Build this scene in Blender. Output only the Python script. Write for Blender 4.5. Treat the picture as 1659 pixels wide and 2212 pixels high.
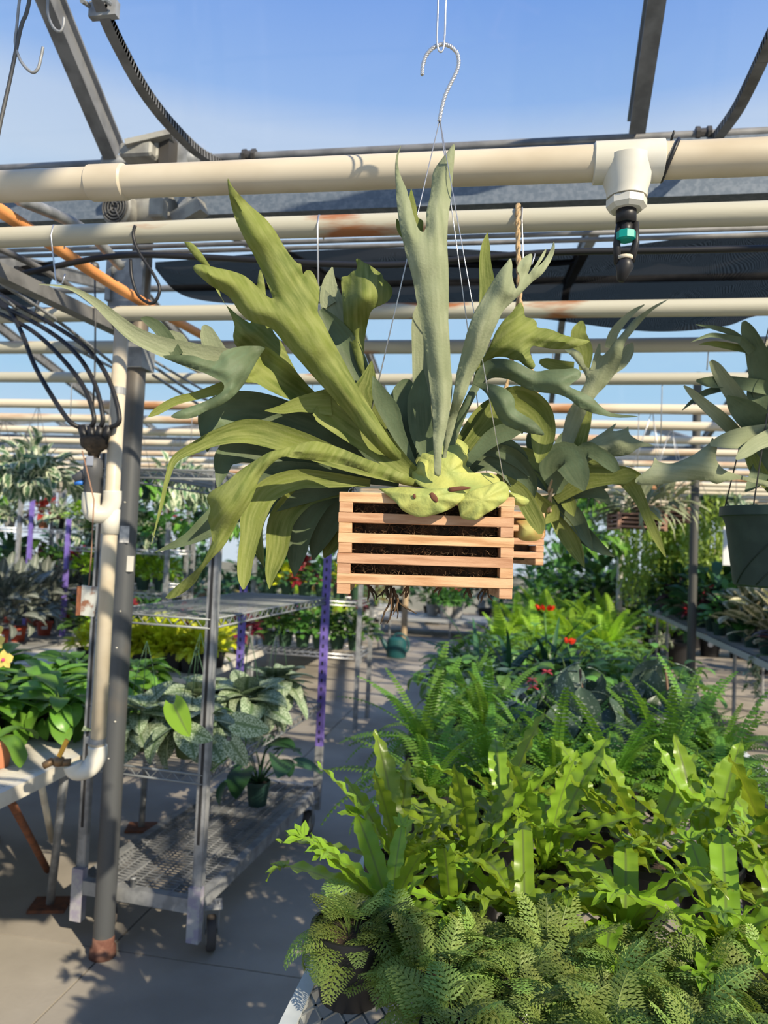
import bpy, math, random
from mathutils import Vector, Matrix, noise
random.seed(7)
for o in list(bpy.data.objects): bpy.data.objects.remove(o)
scene = bpy.context.scene
COL = scene.collection

# ------------------------------------------------------------------ camera
IMG_W, IMG_H, FPX = 1659.0, 2212.0, 1600.0
CAM = Vector((0, 0, 1.5))
YAW, PITCH, ROLL = math.radians(10.1), math.radians(2.45), math.radians(2.4)
FWD = Vector((-math.sin(YAW)*math.cos(PITCH), math.cos(YAW)*math.cos(PITCH), math.sin(PITCH)))
_r0 = FWD.cross(Vector((0, 0, 1))).normalized(); _u0 = _r0.cross(FWD)
RGT = _r0*math.cos(ROLL) + _u0*math.sin(ROLL)
UPV = -_r0*math.sin(ROLL) + _u0*math.cos(ROLL)
cd = bpy.data.cameras.new('camera'); cam = bpy.data.objects.new('camera', cd); COL.objects.link(cam)
cd.sensor_fit = 'VERTICAL'; cd.sensor_height = 34.6; cd.lens = 34.6*FPX/IMG_H
cd.clip_start = 0.05; cd.clip_end = 400
m3 = Matrix((RGT, UPV, -FWD)).transposed()
cam.matrix_world = Matrix.Translation(CAM) @ m3.to_4x4()
cd.dof.use_dof = True; cd.dof.focus_distance = 1.2; cd.dof.aperture_fstop = cd.lens/5.0
scene.camera = cam

# ------------------------------------------------------------------ sky, sun, exposure
w = bpy.data.worlds.new('sky'); scene.world = w; w.use_nodes = True
nt = w.node_tree; nt.nodes.clear()
out = nt.nodes.new('ShaderNodeOutputWorld'); bg = nt.nodes.new('ShaderNodeBackground')
tc = nt.nodes.new('ShaderNodeTexCoord'); sp = nt.nodes.new('ShaderNodeSeparateXYZ'); rp = nt.nodes.new('ShaderNodeValToRGB')
nt.links.new(tc.outputs['Generated'], sp.inputs[0]); nt.links.new(sp.outputs['Z'], rp.inputs[0])
nt.links.new(rp.outputs[0], bg.inputs[0]); nt.links.new(bg.outputs[0], out.inputs[0])
el = rp.color_ramp.elements
el[0].position = 0.0; el[0].color = (0.74, 0.83, 0.93, 1)
el[1].position = 1.0; el[1].color = (0.09, 0.24, 0.66, 1)
for p, c in ((0.10, (0.62, 0.77, 0.93, 1)), (0.20, (0.42, 0.68, 0.93, 1)), (0.32, (0.44, 0.67, 0.94, 1)), (0.43, (0.60, 0.73, 0.92, 1)), (0.485, (0.54, 0.68, 0.92, 1)), (0.52, (0.32, 0.52, 0.92, 1)), (0.62, (0.19, 0.38, 0.87, 1))):
    e = el.new(p); e.color = c
bg.inputs[1].default_value = 0.95
sd = bpy.data.lights.new('sun', 'SUN'); sd.energy = 7.6; sd.angle = math.radians(0.6); sd.color = (1.0, 0.86, 0.66)
sun = bpy.data.objects.new('sun', sd); COL.objects.link(sun)
SUN_DIR = Vector((0.72, -0.62, 0.60)).normalized()
sun.rotation_euler = SUN_DIR.to_track_quat('Z', 'Y').to_euler(); sun.location = (4, -4, 6)
vs = scene.view_settings; vs.view_transform = 'Standard'; vs.look = 'None'; vs.gamma = 1; vs.exposure = 0.0
vs.use_curve_mapping = False
scene.cycles.transparent_max_bounces = 16

# ------------------------------------------------------------------ measuring helpers
def ray(x, y): return FWD + RGT*((x-IMG_W/2)/FPX) - UPV*((y-IMG_H/2)/FPX)
def at(x, y, d): return CAM + ray(x, y)*d                     # point seen at (x, y) at depth d
def onz(x, y, z):
    D = ray(x, y); return CAM + D*((z-CAM.z)/D.z)
def ony(x, y, Y):
    D = ray(x, y); return CAM + D*(Y/D.y)
def onx(x, y, X):
    D = ray(x, y); return CAM + D*(X/D.x)

# ------------------------------------------------------------------ materials
def mat(name, col, rough=0.6, metal=0.0, col2=None, nscale=8.0, nlo=0.42, nhi=0.62, trans=0.0, tcol=None, bump=0.0, bscale=40.0,
        rnd=0.0, uvmode=None, vcol=None, spec=0.4, stretch=None, detail=4.0, coat=0.0):
    m = bpy.data.materials.new(name); m.use_nodes = True
    n = m.node_tree; L = n.links; n.nodes.clear()
    o = n.nodes.new('ShaderNodeOutputMaterial'); b = n.nodes.new('ShaderNodeBsdfPrincipled')
    b.inputs['Roughness'].default_value = rough; b.inputs['Metallic'].default_value = metal
    b.inputs['Specular IOR Level'].default_value = spec; b.inputs['Coat Weight'].default_value = coat
    rgb = n.nodes.new('ShaderNodeRGB'); rgb.outputs[0].default_value = (*col, 1); cur = rgb.outputs[0]
    t = n.nodes.new('ShaderNodeTexCoord'); co = t.outputs['Object']
    if stretch:
        mp = n.nodes.new('ShaderNodeMapping'); mp.inputs['Scale'].default_value = stretch; L.new(co, mp.inputs[0]); co = mp.outputs[0]
    def mix(fac, a, c):
        x = n.nodes.new('ShaderNodeMix'); x.data_type = 'RGBA'
        if isinstance(fac, float): x.inputs[0].default_value = fac
        else: L.new(fac, x.inputs[0])
        L.new(a, x.inputs[6])
        if isinstance(c, tuple): x.inputs[7].default_value = (*c, 1)
        else: L.new(c, x.inputs[7])
        return x.outputs[2]
    def rng(src, lo, hi):
        r = n.nodes.new('ShaderNodeMapRange'); r.inputs[1].default_value = lo; r.inputs[2].default_value = hi; L.new(src, r.inputs[0]); return r.outputs[0]
    def nz(scale, c=None, det=detail):
        q = n.nodes.new('ShaderNodeTexNoise'); q.inputs['Scale'].default_value = scale; q.inputs['Detail'].default_value = det; L.new(c or co, q.inputs['Vector']); return q.outputs['Fac']
    if col2: cur = mix(rng(nz(nscale), nlo, nhi), cur, col2)
    if uvmode:
        u = n.nodes.new('ShaderNodeUVMap'); s = n.nodes.new('ShaderNodeSeparateXYZ'); L.new(u.outputs[0], s.inputs[0])
        def ma(op, a, bb=None):
            q = n.nodes.new('ShaderNodeMath'); q.operation = op
            for i, v in enumerate((a, bb)):
                if v is None: continue
                if isinstance(v, (int, float)): q.inputs[i].default_value = v
                else: L.new(v, q.inputs[i])
            return q.outputs[0]
        edge = ma('MULTIPLY', ma('ABSOLUTE', ma('SUBTRACT', s.outputs[0], 0.5)), 2.0)
        if uvmode == 'edge':      # pale, ragged leaf margin
            cur = mix(rng(ma('ADD', edge, ma('MULTIPLY', ma('SUBTRACT', nz(60.0), 0.5), 1.6)), 0.45, 0.62), cur, vcol)
        elif uvmode == 'vein':    # pale midrib and side veins
            st = ma('ABSOLUTE', ma('SINE', ma('MULTIPLY', ma('SUBTRACT', s.outputs[1], ma('MULTIPLY', edge, 0.25)), 28.0)))
            f = ma('MAXIMUM', rng(edge, 0.12, 0.04), ma('MULTIPLY', rng(st, 0.75, 1.0), 0.55))
            cur = mix(f, cur, vcol)
        elif uvmode == 'satin':   # silver speckle with a dark midrib
            f = ma('MULTIPLY', rng(nz(190.0), 0.44, 0.56), rng(edge, 0.06, 0.22))
            cur = mix(f, cur, vcol)
        elif uvmode == 'mid':     # pale midrib only
            cur = mix(rng(edge, 0.14, 0.05), cur, vcol)
        elif uvmode == 'furry':   # felt streaks running lengthwise
            cm = n.nodes.new('ShaderNodeCombineXYZ'); L.new(ma('MULTIPLY', s.outputs[0], 7.0), cm.inputs[0]); L.new(ma('MULTIPLY', s.outputs[1], 3.0), cm.inputs[1])
            cur = mix(rng(nz(1.3, cm.outputs[0], 8.0), 0.38, 0.72), cur, vcol)
    if rnd:
        oi = n.nodes.new('ShaderNodeObjectInfo'); h = n.nodes.new('ShaderNodeHueSaturation')
        a = n.nodes.new('ShaderNodeMapRange'); a.inputs[3].default_value = 1-rnd; a.inputs[4].default_value = 1+rnd; L.new(oi.outputs['Random'], a.inputs[0])
        hh = n.nodes.new('ShaderNodeMapRange'); hh.inputs[3].default_value = 0.5-rnd*0.05; hh.inputs[4].default_value = 0.5+rnd*0.04; L.new(oi.outputs['Random'], hh.inputs[0])
        L.new(hh.outputs[0], h.inputs['Hue']); L.new(a.outputs[0], h.inputs['Value']); L.new(cur, h.inputs['Color']); cur = h.outputs[0]
    L.new(cur, b.inputs['Base Color'])
    if bump:
        bp = n.nodes.new('ShaderNodeBump'); bp.inputs['Strength'].default_value = bump; bp.inputs['Distance'].default_value = 0.01
        L.new(nz(bscale), bp.inputs['Height']); L.new(bp.outputs[0], b.inputs['Normal'])
    if trans:
        tr = n.nodes.new('ShaderNodeBsdfTranslucent'); mx = n.nodes.new('ShaderNodeMixShader'); mx.inputs[0].default_value = trans
        if tcol:
            L.new(mix(0.7, cur, tcol), tr.inputs[0])
        else: L.new(cur, tr.inputs[0])
        L.new(b.outputs[0], mx.inputs[1]); L.new(tr.outputs[0], mx.inputs[2]); L.new(mx.outputs[0], o.inputs[0])
    else: L.new(b.outputs[0], o.inputs[0])
    return m

galv = mat('galvanised', (0.33, 0.34, 0.35), 0.55, 0.35, (0.22, 0.23, 0.24), 22, bump=0.05)
galv_dk = mat('galvanised_dull', (0.20, 0.20, 0.20), 0.65, 0.2, (0.13, 0.13, 0.13), 14)
beam_m = mat('gutter_steel', (0.11, 0.14, 0.18), 0.6, 0.2, (0.16, 0.19, 0.23), 60)
rust_pipe_shaded = mat('painted_pipe_shaded', (0.46, 0.44, 0.35), 0.55, 0.0, (0.33, 0.13, 0.05), 5.0, 0.63, 0.69, stretch=(0.35, 1, 1.6), bump=0.05, detail=6)  # near rows: shade is put into the base colour, under real rust flecks
rust_far_sunlit = mat('painted_pipe_rusty_sunlit', (0.66, 0.58, 0.44), 0.6, 0.0, (0.40, 0.19, 0.08), 3.0, 0.54, 0.66, stretch=(0.35, 1, 1.6), detail=5)  # far rows: same rusty paint, with sunlight put into a brighter base colour
pvc = mat('aged_pvc', (0.58, 0.51, 0.39), 0.45, 0, (0.46, 0.385, 0.27), 9, 0.45, 0.75, stretch=(0.5, 1, 1))
pvc_w = mat('white_pvc', (0.64, 0.62, 0.55), 0.4, 0, (0.57, 0.54, 0.45), 10)
black = mat('black_plastic', (0.014, 0.014, 0.016), 0.45)
black_sat = mat('black_rubber', (0.02, 0.02, 0.022), 0.6)
teal = mat('teal_plastic', (0.0, 0.30, 0.25), 0.4)
orange = mat('orange_conduit', (0.78, 0.34, 0.12), 0.55, 0, (0.70, 0.28, 0.09), 6)
shelf_m = mat('shelf_wire', (0.26, 0.28, 0.29), 0.5, 0.3)
wire_m = mat('steel_wire', (0.62, 0.63, 0.65), 0.3, 0.8)
wire_dk = mat('dark_wire', (0.10, 0.10, 0.10), 0.5, 0.4)
jute = mat('jute_rope', (0.50, 0.36, 0.20), 0.9, 0, (0.34, 0.23, 0.12), 150, bump=0.3, bscale=200)
wood = mat('cedar_slat', (0.57, 0.345, 0.195), 0.6, 0, (0.37, 0.185, 0.085), 9, 0.42, 0.68, stretch=(1.2, 4, 14), rnd=0.16, bump=0.15, bscale=90, detail=8)
wood_far = mat('weathered_slat', (0.34, 0.20, 0.14), 0.7, 0, (0.25, 0.14, 0.10), 9, rnd=0.15)
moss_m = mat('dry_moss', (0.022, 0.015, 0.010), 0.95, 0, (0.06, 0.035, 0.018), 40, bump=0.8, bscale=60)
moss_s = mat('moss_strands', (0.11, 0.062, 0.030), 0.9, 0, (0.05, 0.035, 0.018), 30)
soil_m = mat('potting_soil', (0.030, 0.020, 0.014), 0.95, 0, (0.07, 0.045, 0.03), 60, bump=0.6, bscale=90)
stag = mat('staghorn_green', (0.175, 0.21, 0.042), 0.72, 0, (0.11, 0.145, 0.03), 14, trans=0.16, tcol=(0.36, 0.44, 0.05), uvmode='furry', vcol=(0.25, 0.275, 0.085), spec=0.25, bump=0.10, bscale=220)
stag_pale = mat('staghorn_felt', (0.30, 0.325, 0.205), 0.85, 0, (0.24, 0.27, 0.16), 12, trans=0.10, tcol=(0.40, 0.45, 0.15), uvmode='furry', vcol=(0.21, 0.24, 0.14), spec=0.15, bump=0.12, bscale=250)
stag_dk = mat('staghorn_dark_shaded', (0.07, 0.10, 0.048), 0.6, 0, (0.12, 0.17, 0.09), 14, trans=0.12, tcol=(0.2, 0.35, 0.05), uvmode='furry', vcol=(0.11, 0.14, 0.07), spec=0.3, bump=0.08, bscale=220)  # dark grey-green fronds; the shade on some is put into this colour
shield_m = mat('shield_green', (0.44, 0.46, 0.13), 0.6, 0, (0.34, 0.40, 0.12), 22, trans=0.14, tcol=(0.5, 0.5, 0.1), spec=0.3, bump=0.35, bscale=60)
brown_spot = mat('dry_brown', (0.12, 0.045, 0.022), 0.8)
concrete = mat('concrete', (0.37, 0.335, 0.285), 0.65, 0, (0.24, 0.215, 0.18), 1.6, 0.4, 0.66, bump=0.08, bscale=60, detail=9, rnd=0.06)
joint_m = mat('slab_joint', (0.06, 0.055, 0.05), 0.95)

# ------------------------------------------------------------------ mesh helpers
class MB:
    def __init__(s): s.v = []; s.f = []; s.uv = {}
    def add(s, verts, faces, uvs=None):
        b = len(s.v); s.v += [tuple(p) for p in verts]; s.f += [tuple(i+b for i in q) for q in faces]
        if uvs:
            for i, t in enumerate(uvs): s.uv[b+i] = t
        return s
    def box(s, c, size, rz=0.0, M=None):
        x, y, z = size[0]/2, size[1]/2, size[2]/2
        P = [Vector(p) for p in ((-x,-y,-z),(x,-y,-z),(x,y,-z),(-x,y,-z),(-x,-y,z),(x,-y,z),(x,y,z),(-x,y,z))]
        if M is None: M = Matrix.Rotation(rz, 3, 'Z')
        return s.add([M @ p + Vector(c) for p in P], [(3,2,1,0),(4,5,6,7),(0,1,5,4),(1,2,6,5),(2,3,7,6),(3,0,4,7)])
    def bar(s, a, b, wd, ht, up=Vector((0,0,1))):
        a, b = Vector(a), Vector(b); t = (b-a).normalized(); sd = t.cross(up)
        if sd.length < 1e-4: sd = t.cross(Vector((1,0,0)))
        sd.normalize(); u = sd.cross(t)
        P = []
        for q in (a, b):
            for i, j in ((-1,-1),(1,-1),(1,1),(-1,1)): P.append(q + sd*i*wd/2 + u*j*ht/2)
        return s.add(P, [(3,2,1,0),(4,5,6,7),(0,1,5,4),(1,2,6,5),(2,3,7,6),(3,0,4,7)])
    def bbox(s, c, size, bev, M=None):      # box with chamfered long edges (an octagonal bar along x)
        x, y, z = size[0]/2, size[1]/2, size[2]/2; e = bev
        ring = [(-y+e,-z),(y-e,-z),(y,-z+e),(y,z-e),(y-e,z),(-y+e,z),(-y,z-e),(-y,-z+e)]
        P = []
        for xx, k in ((-x, 0.0), (-x+e, 1.0), (x-e, 1.0), (x, 0.0)):
            for a, b in ring: P.append(Vector((xx, a*(1-(1-k)*e/y), b*(1-(1-k)*e/z))))
        F = [tuple(range(7,-1,-1)), tuple(range(24,32))]
        for r in range(3):
            for i in range(8): F.append((r*8+i, r*8+(i+1)%8, r*8+8+(i+1)%8, r*8+8+i))
        M = M or Matrix.Identity(3)
        return s.add([M @ p + Vector(c) for p in P], F)
    def tube(s, path, r, seg=8, cap=True):
        path = [Vector(p) for p in path]; n = len(path); rs = r if isinstance(r, (list, tuple)) else [r]*n
        P = []; ref = None
        for i, p in enumerate(path):
            t = (path[min(i+1, n-1)] - path[max(i-1, 0)]).normalized()
            if ref is None:
                ref = t.cross(Vector((0,0,1)))
                if ref.length < 0.05: ref = t.cross(Vector((1,0,0)))
            ref = (ref - t*ref.dot(t)).normalized(); u = t.cross(ref)
            for k in range(seg):
                a = 2*math.pi*k/seg; P.append(p + (ref*math.cos(a) + u*math.sin(a))*rs[i])
        F = []
        for i in range(n-1):
            for k in range(seg): F.append((i*seg+k, i*seg+(k+1)%seg, (i+1)*seg+(k+1)%seg, (i+1)*seg+k))
        if cap: F += [tuple(range(seg-1,-1,-1)), tuple((n-1)*seg+k for k in range(seg))]
        return s.add(P, F)
    def lathe(s, prof, seg=16, c=(0,0,0), M=None):
        P = []; F = []; M = M or Matrix.Identity(3); c = Vector(c)
        for r, z in prof:
            for k in range(seg):
                a = 2*math.pi*k/seg; P.append(M @ Vector((r*math.cos(a), r*math.sin(a), z)) + c)
        for i in range(len(prof)-1):
            for k in range(seg): F.append((i*seg+k, i*seg+(k+1)%seg, (i+1)*seg+(k+1)%seg, (i+1)*seg+k))
        F += [tuple(range(seg-1,-1,-1)), tuple((len(prof)-1)*seg+k for k in range(seg))]
        return s.add(P, F)
    def mesh(s, name, m, smooth=True):
        me = bpy.data.meshes.new(name); me.from_pydata(s.v, [], s.f)
        if s.uv:
            ul = me.uv_layers.new(name='UVMap'); data = [0.0]*(2*len(me.loops))
            vi = [0]*len(me.loops); me.loops.foreach_get('vertex_index', vi)
            for i, k in enumerate(vi):
                t = s.uv.get(k, (0.5, 0.5)); data[2*i] = t[0]; data[2*i+1] = t[1]
            ul.data.foreach_set('uv', data)
        if smooth: me.polygons.foreach_set('use_smooth', [True]*len(me.polygons))
        for q in (m if isinstance(m, (list, tuple)) else [m]): me.materials.append(q)
        me.update(); return me

def put(name, me, parent=None, M=None):
    o = bpy.data.objects.new(name, me); COL.objects.link(o)
    if parent is not None: o.parent = parent
    if M is not None: o.matrix_basis = M
    return o
def obj(name, mb, m, parent=None, smooth=True, M=None, label=None, kind=None):
    o = put(name, mb.mesh(name, m, smooth), parent, M)
    if label: o['label'] = label
    if kind: o['kind'] = kind
    return o
def autosmooth(o, ang=0.6):
    me = o.data; me.set_sharp_from_angle(angle=ang); return o
def tag(o, label, cat, group=None):
    o['label'] = label; o['category'] = cat
    if group: o['group'] = group
    return o
def thing(name, label, cat, loc=(0,0,0), rz=0.0, group=None):
    o = bpy.data.objects.new(name, None); COL.objects.link(o); o.empty_display_size = 0.05
    o.location = loc; o.rotation_euler = (0, 0, rz); tag(o, label, cat, group); return o
def struct(o): o['kind'] = 'structure'; return o

def crom(pts, sub=6):
    n = len(pts); res = []
    if n == 2:
        return [tuple(a+(b-a)*k/sub for a, b in zip(*pts)) for k in range(sub+1)]
    for i in range(n-1):
        p0 = pts[max(i-1,0)]; p1 = pts[i]; p2 = pts[i+1]; p3 = pts[min(i+2,n-1)]
        for k in range(sub):
            t = k/sub
            res.append(tuple(0.5*(2*b + (c-a)*t + (2*a-5*b+4*c-d)*t*t + (-a+3*b-3*c+d)*t**3) for a, b, c, d in zip(p0,p1,p2,p3)))
    res.append(tuple(pts[-1])); return res
def sm(pts, sub=6): return [Vector(p) for p in crom([tuple(p) for p in pts], sub)]

# ------------------------------------------------------------------ setting: floor slabs with recessed joints
fl = MB().box((0, 9, -0.09), (34, 26, 0.1)); floor = struct(obj('floor', fl, joint_m, smooth=False))
xs = [-12.5, -8.9, -5.2, -1.39, 2.3, 6.0, 9.8]; ys = [-3.9, -0.87, 2.53, 5.92, 9.3, 12.7, 16.1, 21]
for i in range(len(xs)-1):
    for j in range(len(ys)-1):
        g = 0.004; b = MB().box(((xs[i]+xs[i+1])/2, (ys[j]+ys[j+1])/2, -0.02), (xs[i+1]-xs[i]-2*g, ys[j+1]-ys[j]-2*g, 0.04))
        obj('floor_slab', b, concrete, floor, False)

# ------------------------------------------------------------------ setting: roof
GY = 2.49
GUT_BOT = ony(1600, 446, GY).z; GUT_TOP = GUT_BOT + 0.17
TUBE_Z = ony(830, 328, GY-0.08).z
ceiling = MB(); RAF_X = []
glass = bpy.data.materials.new('greenhouse_glass'); glass.use_nodes = True
n = glass.node_tree; n.nodes.clear(); L = n.links
o_ = n.nodes.new('ShaderNodeOutputMaterial'); tr = n.nodes.new('ShaderNodeBsdfTransparent'); tr.inputs[0].default_value = (0.96, 0.98, 0.98, 1)
df = n.nodes.new('ShaderNodeBsdfTranslucent'); df.inputs[0].default_value = (0.85, 0.88, 0.92, 1)
gl = n.nodes.new('ShaderNodeBsdfGlossy'); gl.inputs['Roughness'].default_value = 0.05
m1 = n.nodes.new('ShaderNodeMixShader'); m2 = n.nodes.new('ShaderNodeMixShader'); m2.inputs[0].default_value = 0.03
u = n.nodes.new('ShaderNodeUVMap'); s_ = n.nodes.new('ShaderNodeSeparateXYZ'); r_ = n.nodes.new('ShaderNodeMapRange')
r_.inputs[1].default_value = 0.0; r_.inputs[2].default_value = 0.22; r_.inputs[3].default_value = 0.06; r_.inputs[4].default_value = 0.03
L.new(u.outputs[0], s_.inputs[0]); L.new(s_.outputs[1], r_.inputs[0]); L.new(r_.outputs[0], m1.inputs[0])
L.new(tr.outputs[0], m1.inputs[1]); L.new(df.outputs[0], m1.inputs[2]); L.new(m1.outputs[0], m2.inputs[1]); L.new(gl.outputs[0], m2.inputs[2]); L.new(m2.outputs[0], o_.inputs[0])

SPAN = 6.8; HALF = SPAN/2
def rise_of(k): return 2.3 if k <= 0 else 0.8     # ridge k lies half a span before gutter k
ridge = MB()
for k in range(-1, 3): ridge.tube([(-11, GY-HALF+SPAN*k, GUT_TOP+rise_of(k)+0.03), (9, GY-HALF+SPAN*k, GUT_TOP+rise_of(k)+0.03)], 0.03, 8)
roof = struct(obj('ceiling', ridge, galv_dk))
xl = ony(262, 345, GY-0.05).x; xr = ony(1370, 285, GY-0.05).x; dx = (xr-xl)
raf_x = [xl + dx*k for k in range(-4, 5)]
def rafter(x, y0, z0, y1, z1):
    b = MB(); a = Vector((x, y0, z0)); e = Vector((x, y1, z1)); t = (e-a).normalized(); up = Vector((1,0,0)).cross(t); up = up if up.z > 0 else -up
    b.bar(a, e, 0.018, 0.085, up); b.bar(a-up*0.042, e-up*0.042, 0.05, 0.008, up); b.bar(a+up*0.042, e+up*0.042, 0.05, 0.008, up)
    obj('rafter', b, galv_dk, roof, False)
def pane(x0, x1, y0, z0, y1, z1):
    b = MB(); N = Vector((0, z1-z0, -(y1-y0))).normalized()*0.004; g = 0.012
    P = [Vector((x0+g,y0,z0)), Vector((x1-g,y0,z0)), Vector((x1-g,y1,z1)), Vector((x0+g,y1,z1))]
    b.add(P, [(0,1,2,3)], [(0,0),(1,0),(1,1),(0,1)]); obj('glass_pane', b, glass, roof, False)
for k in range(-1, 3):
    gy = GY + SPAN*k
    for sgn in (-1, 1):
        for i, x in enumerate(raf_x):
            rs_ = rise_of(k if sgn < 0 else k+1)
            rafter(x, gy+0.09*sgn, GUT_TOP+0.06, gy+sgn*HALF, GUT_TOP+rs_)
            if i: pane(raf_x[i-1], x, gy+0.09*sgn, GUT_TOP+0.02, gy+sgn*HALF, GUT_TOP+rs_+0.05)
    gm = MB()
    gm.bar((-11, gy, (GUT_BOT+GUT_TOP)/2), (9, gy, (GUT_BOT+GUT_TOP)/2), 0.16, GUT_TOP-GUT_BOT)
    gm.bar((-11, gy-0.085, GUT_TOP), (9, gy-0.085, GUT_TOP), 0.03, 0.02); gm.bar((-11, gy-0.075, GUT_BOT+0.012), (9, gy-0.075, GUT_BOT+0.012), 0.04, 0.03)
    obj('gutter', gm, beam_m, roof, False)
# end wall of the house: low kick wall with glazing above
wb = MB().box((-1, 17.2, 0.45), (22, 0.12, 0.9)); wall_back = struct(obj('wall_back', wb, mat('kick_wall', (0.30, 0.31, 0.30), 0.8, 0, (0.22, 0.23, 0.22), 2), smooth=False))
for k in range(11):
    obj('mullion', MB().box((-11.5+2.1*k, 17.2, 1.95), (0.06, 0.08, 2.1)), galv_dk, wall_back, False)
    if k < 10:
        x0 = -11.47+2.1*k; b = MB().add([(x0,17.2,0.9),(x0+2.04,17.2,0.9),(x0+2.04,17.2,3.0),(x0,17.2,3.0)], [(0,1,2,3)], [(0,0),(1,0),(1,1),(0,1)])
        obj('glass_pane', b, glass, wall_back, False)

# ------------------------------------------------------------------ overhead pipes
PIPE_Z = 2.25
pipe_ys = [1.686, 2.321, 2.741, 3.287, 3.986, 4.477, 5.016, 5.62, 6.385] + [6.95+0.56*k for k in range(14)]
plabels = ['rust-flecked cream hanging pipe just behind the mist line', 'cream hanging pipe running beneath the bunched black shade cloth', 'rusty hanging pipe next behind the shade cloth']
for i, py in enumerate(pipe_ys):
    b = MB(); N = 24
    b.tube([(-9+18*k/N, py, PIPE_Z + 0.004*math.sin(k*1.3+i)) for k in range(N+1)], 0.026, 14)
    o = obj('hanging_pipe', b, rust_pipe_shaded if i < 4 else rust_far_sunlit)
    if i < 3: tag(o, plabels[i], 'pipe')
    else: tag(o, 'rusty cream pipe in the receding row under the glass roof', 'pipe', 'far rows of hanging pipes')
b = MB().tube([(-9, 1.12, 2.47), (9, 1.12, 2.47)], 0.026, 12); tag(obj('hanging_pipe', b, rust_pipe_shaded), 'hanging pipe overhead that carries the wire hooks', 'pipe')

# columns
def column(name, x, y, top, r, m, label, parts=True):
    t = thing(name, label, 'column', (x, y, 0))
    autosmooth(obj('post', MB().lathe([(r, 0.0), (r, top)], 20), m, t))
    return t
col_m = mat('column_steel', (0.085, 0.09, 0.095), 0.45, 0.25, (0.27, 0.20, 0.12), 2.0, 0.50, 0.66, bump=0.05, stretch=(1, 1, 0.5), detail=7)
CX, CY = -1.39, 2.49
c1 = column('support_column', CX, CY, GUT_BOT, 0.0365, col_m, 'thick galvanised support column with rust stains standing before the wire cart')
obj('rusty_foot', MB().lathe([(0.047, 0.0), (0.045, 0.03), (0.038, 0.036), (0.0367, 0.07)], 20), mat('rust_foot', (0.12, 0.05, 0.035), 0.9, 0, (0.2, 0.1, 0.07), 30), c1)
zs = ony(305, 770, CY).z
autosmooth(obj('sleeve', MB().box((0, 0, zs), (0.095, 0.095, 0.10)), galv, c1, False))
zb = ony(300, 620, CY).z
obj('bracket', MB().box((-0.03, -0.045, zb), (0.13, 0.02, 0.22)).box((-0.09, -0.02, zb+0.02), (0.02, 0.10, 0.18)), galv, c1, False)
for zz, hh in ((ony(284, 1155, CY).z, 0.06),):
    obj('paper_scrap', MB().box((0.012, -0.036, zz), (0.035, 0.003, hh)), mat('torn_paper', (0.62, 0.61, 0.58), 0.9, 0, (0.4, 0.4, 0.4), 60), c1, False)
obj('paper_scrap', MB().box((0.033, -0.022, ony(295, 1218, CY).z), (0.016, 0.02, 0.055)), pvc_w, c1, False)
for k in range(9):
    zz = 0.7 + 0.13*k; obj('paint_fleck', MB().lathe([(0.001, -0.003), (0.005, 0), (0.001, 0.003)], 6, (0.02*math.sin(k*2.2), -0.0345, zz)), pvc_w, c1)
column('support_column', 1.33, 5.92, 2.9, 0.031, mat('dark_column', (0.075, 0.075, 0.07), 0.6, 0.2), 'dark steel support column rising beside the fern bench before the grey plant bench')
column('support_column', -1.69, 11.76, 2.9, 0.05, mat('tan_post', (0.38, 0.28, 0.17), 0.7), 'tan support column far down the aisle by the green watering can')
p_ = ony(1340, 1200, 9.3); column('support_column', p_.x, 9.3, 2.9, 0.035, mat('pale_post', (0.5, 0.48, 0.44), 0.6), 'slim pale column in front of the hanging trailing vines')

# mist line: PVC pipe with coupling, tee and sprayer
MY = at(830, 372, 1.33).y; MZ = ony(830, 371, MY).z; MR = 0.0298
t = thing('mist_pipe', 'fat cream PVC mist pipe with a white tee above the staghorn fern', 'pipe', (0, MY, MZ))
sl = (ony(1500, 344, MY).z - ony(60, 401, MY).z)/(ony(1500, 344, MY).x - ony(60, 401, MY).x)
def mp(x): return Vector((x, 0, sl*(x - ony(830, 371, MY).x)))
obj('pipe', MB().tube([mp(-4 + 8*k/30) for k in range(31)], MR, 24), pvc, t)
xa, xb = ony(195, 395, MY).x, ony(274, 392, MY).x
autosmooth(obj('coupling', MB().tube([mp(xa), mp(xa+0.004), mp(xb-0.004), mp(xb)], [MR, MR*1.12, MR*1.12, MR], 24), pvc, t))
xa, xb = ony(1281, 350, MY).x, ony(1434, 345, MY).x; xm = ony(1356, 348, MY).x
tee = autosmooth(obj('tee_fitting', MB().tube([mp(xa), mp(xa+0.002), mp(xb-0.002), mp(xb)], [MR, MR*1.16, MR*1.16, MR], 28)
      .tube([mp(xm), mp(xm)+Vector((0,0,-0.03)), mp(xm)+Vector((0,0,-0.05)), mp(xm)+Vector((0,0,-0.064))], [0.044, 0.041, 0.034, 0.0335], 24), pvc_w, t))
obj('bushing', MB().tube([mp(xm)+Vector((0,0,-0.066)), mp(xm)+Vector((0,0,-0.078)), mp(xm)+Vector((0,0,-0.084))], [0.0335, 0.0335, 0.026], 8), pvc_w, tee, False)
q = mp(xm)
obj('sprayer_stem', MB().tube([q+Vector((0,0,-0.08)), q+Vector((0,0,-0.105))], 0.017, 12).tube([q+Vector((0,0,-0.105)), q+Vector((0,0,-0.13))], [0.012, 0.010], 10), black, tee)
obj('sprayer_nut', MB().lathe([(0.012,-0.009), (0.017,-0.007), (0.017,0.005), (0.012,0.008)], 8, q+Vector((0,-0.002,-0.128))), teal, tee, False)
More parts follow.
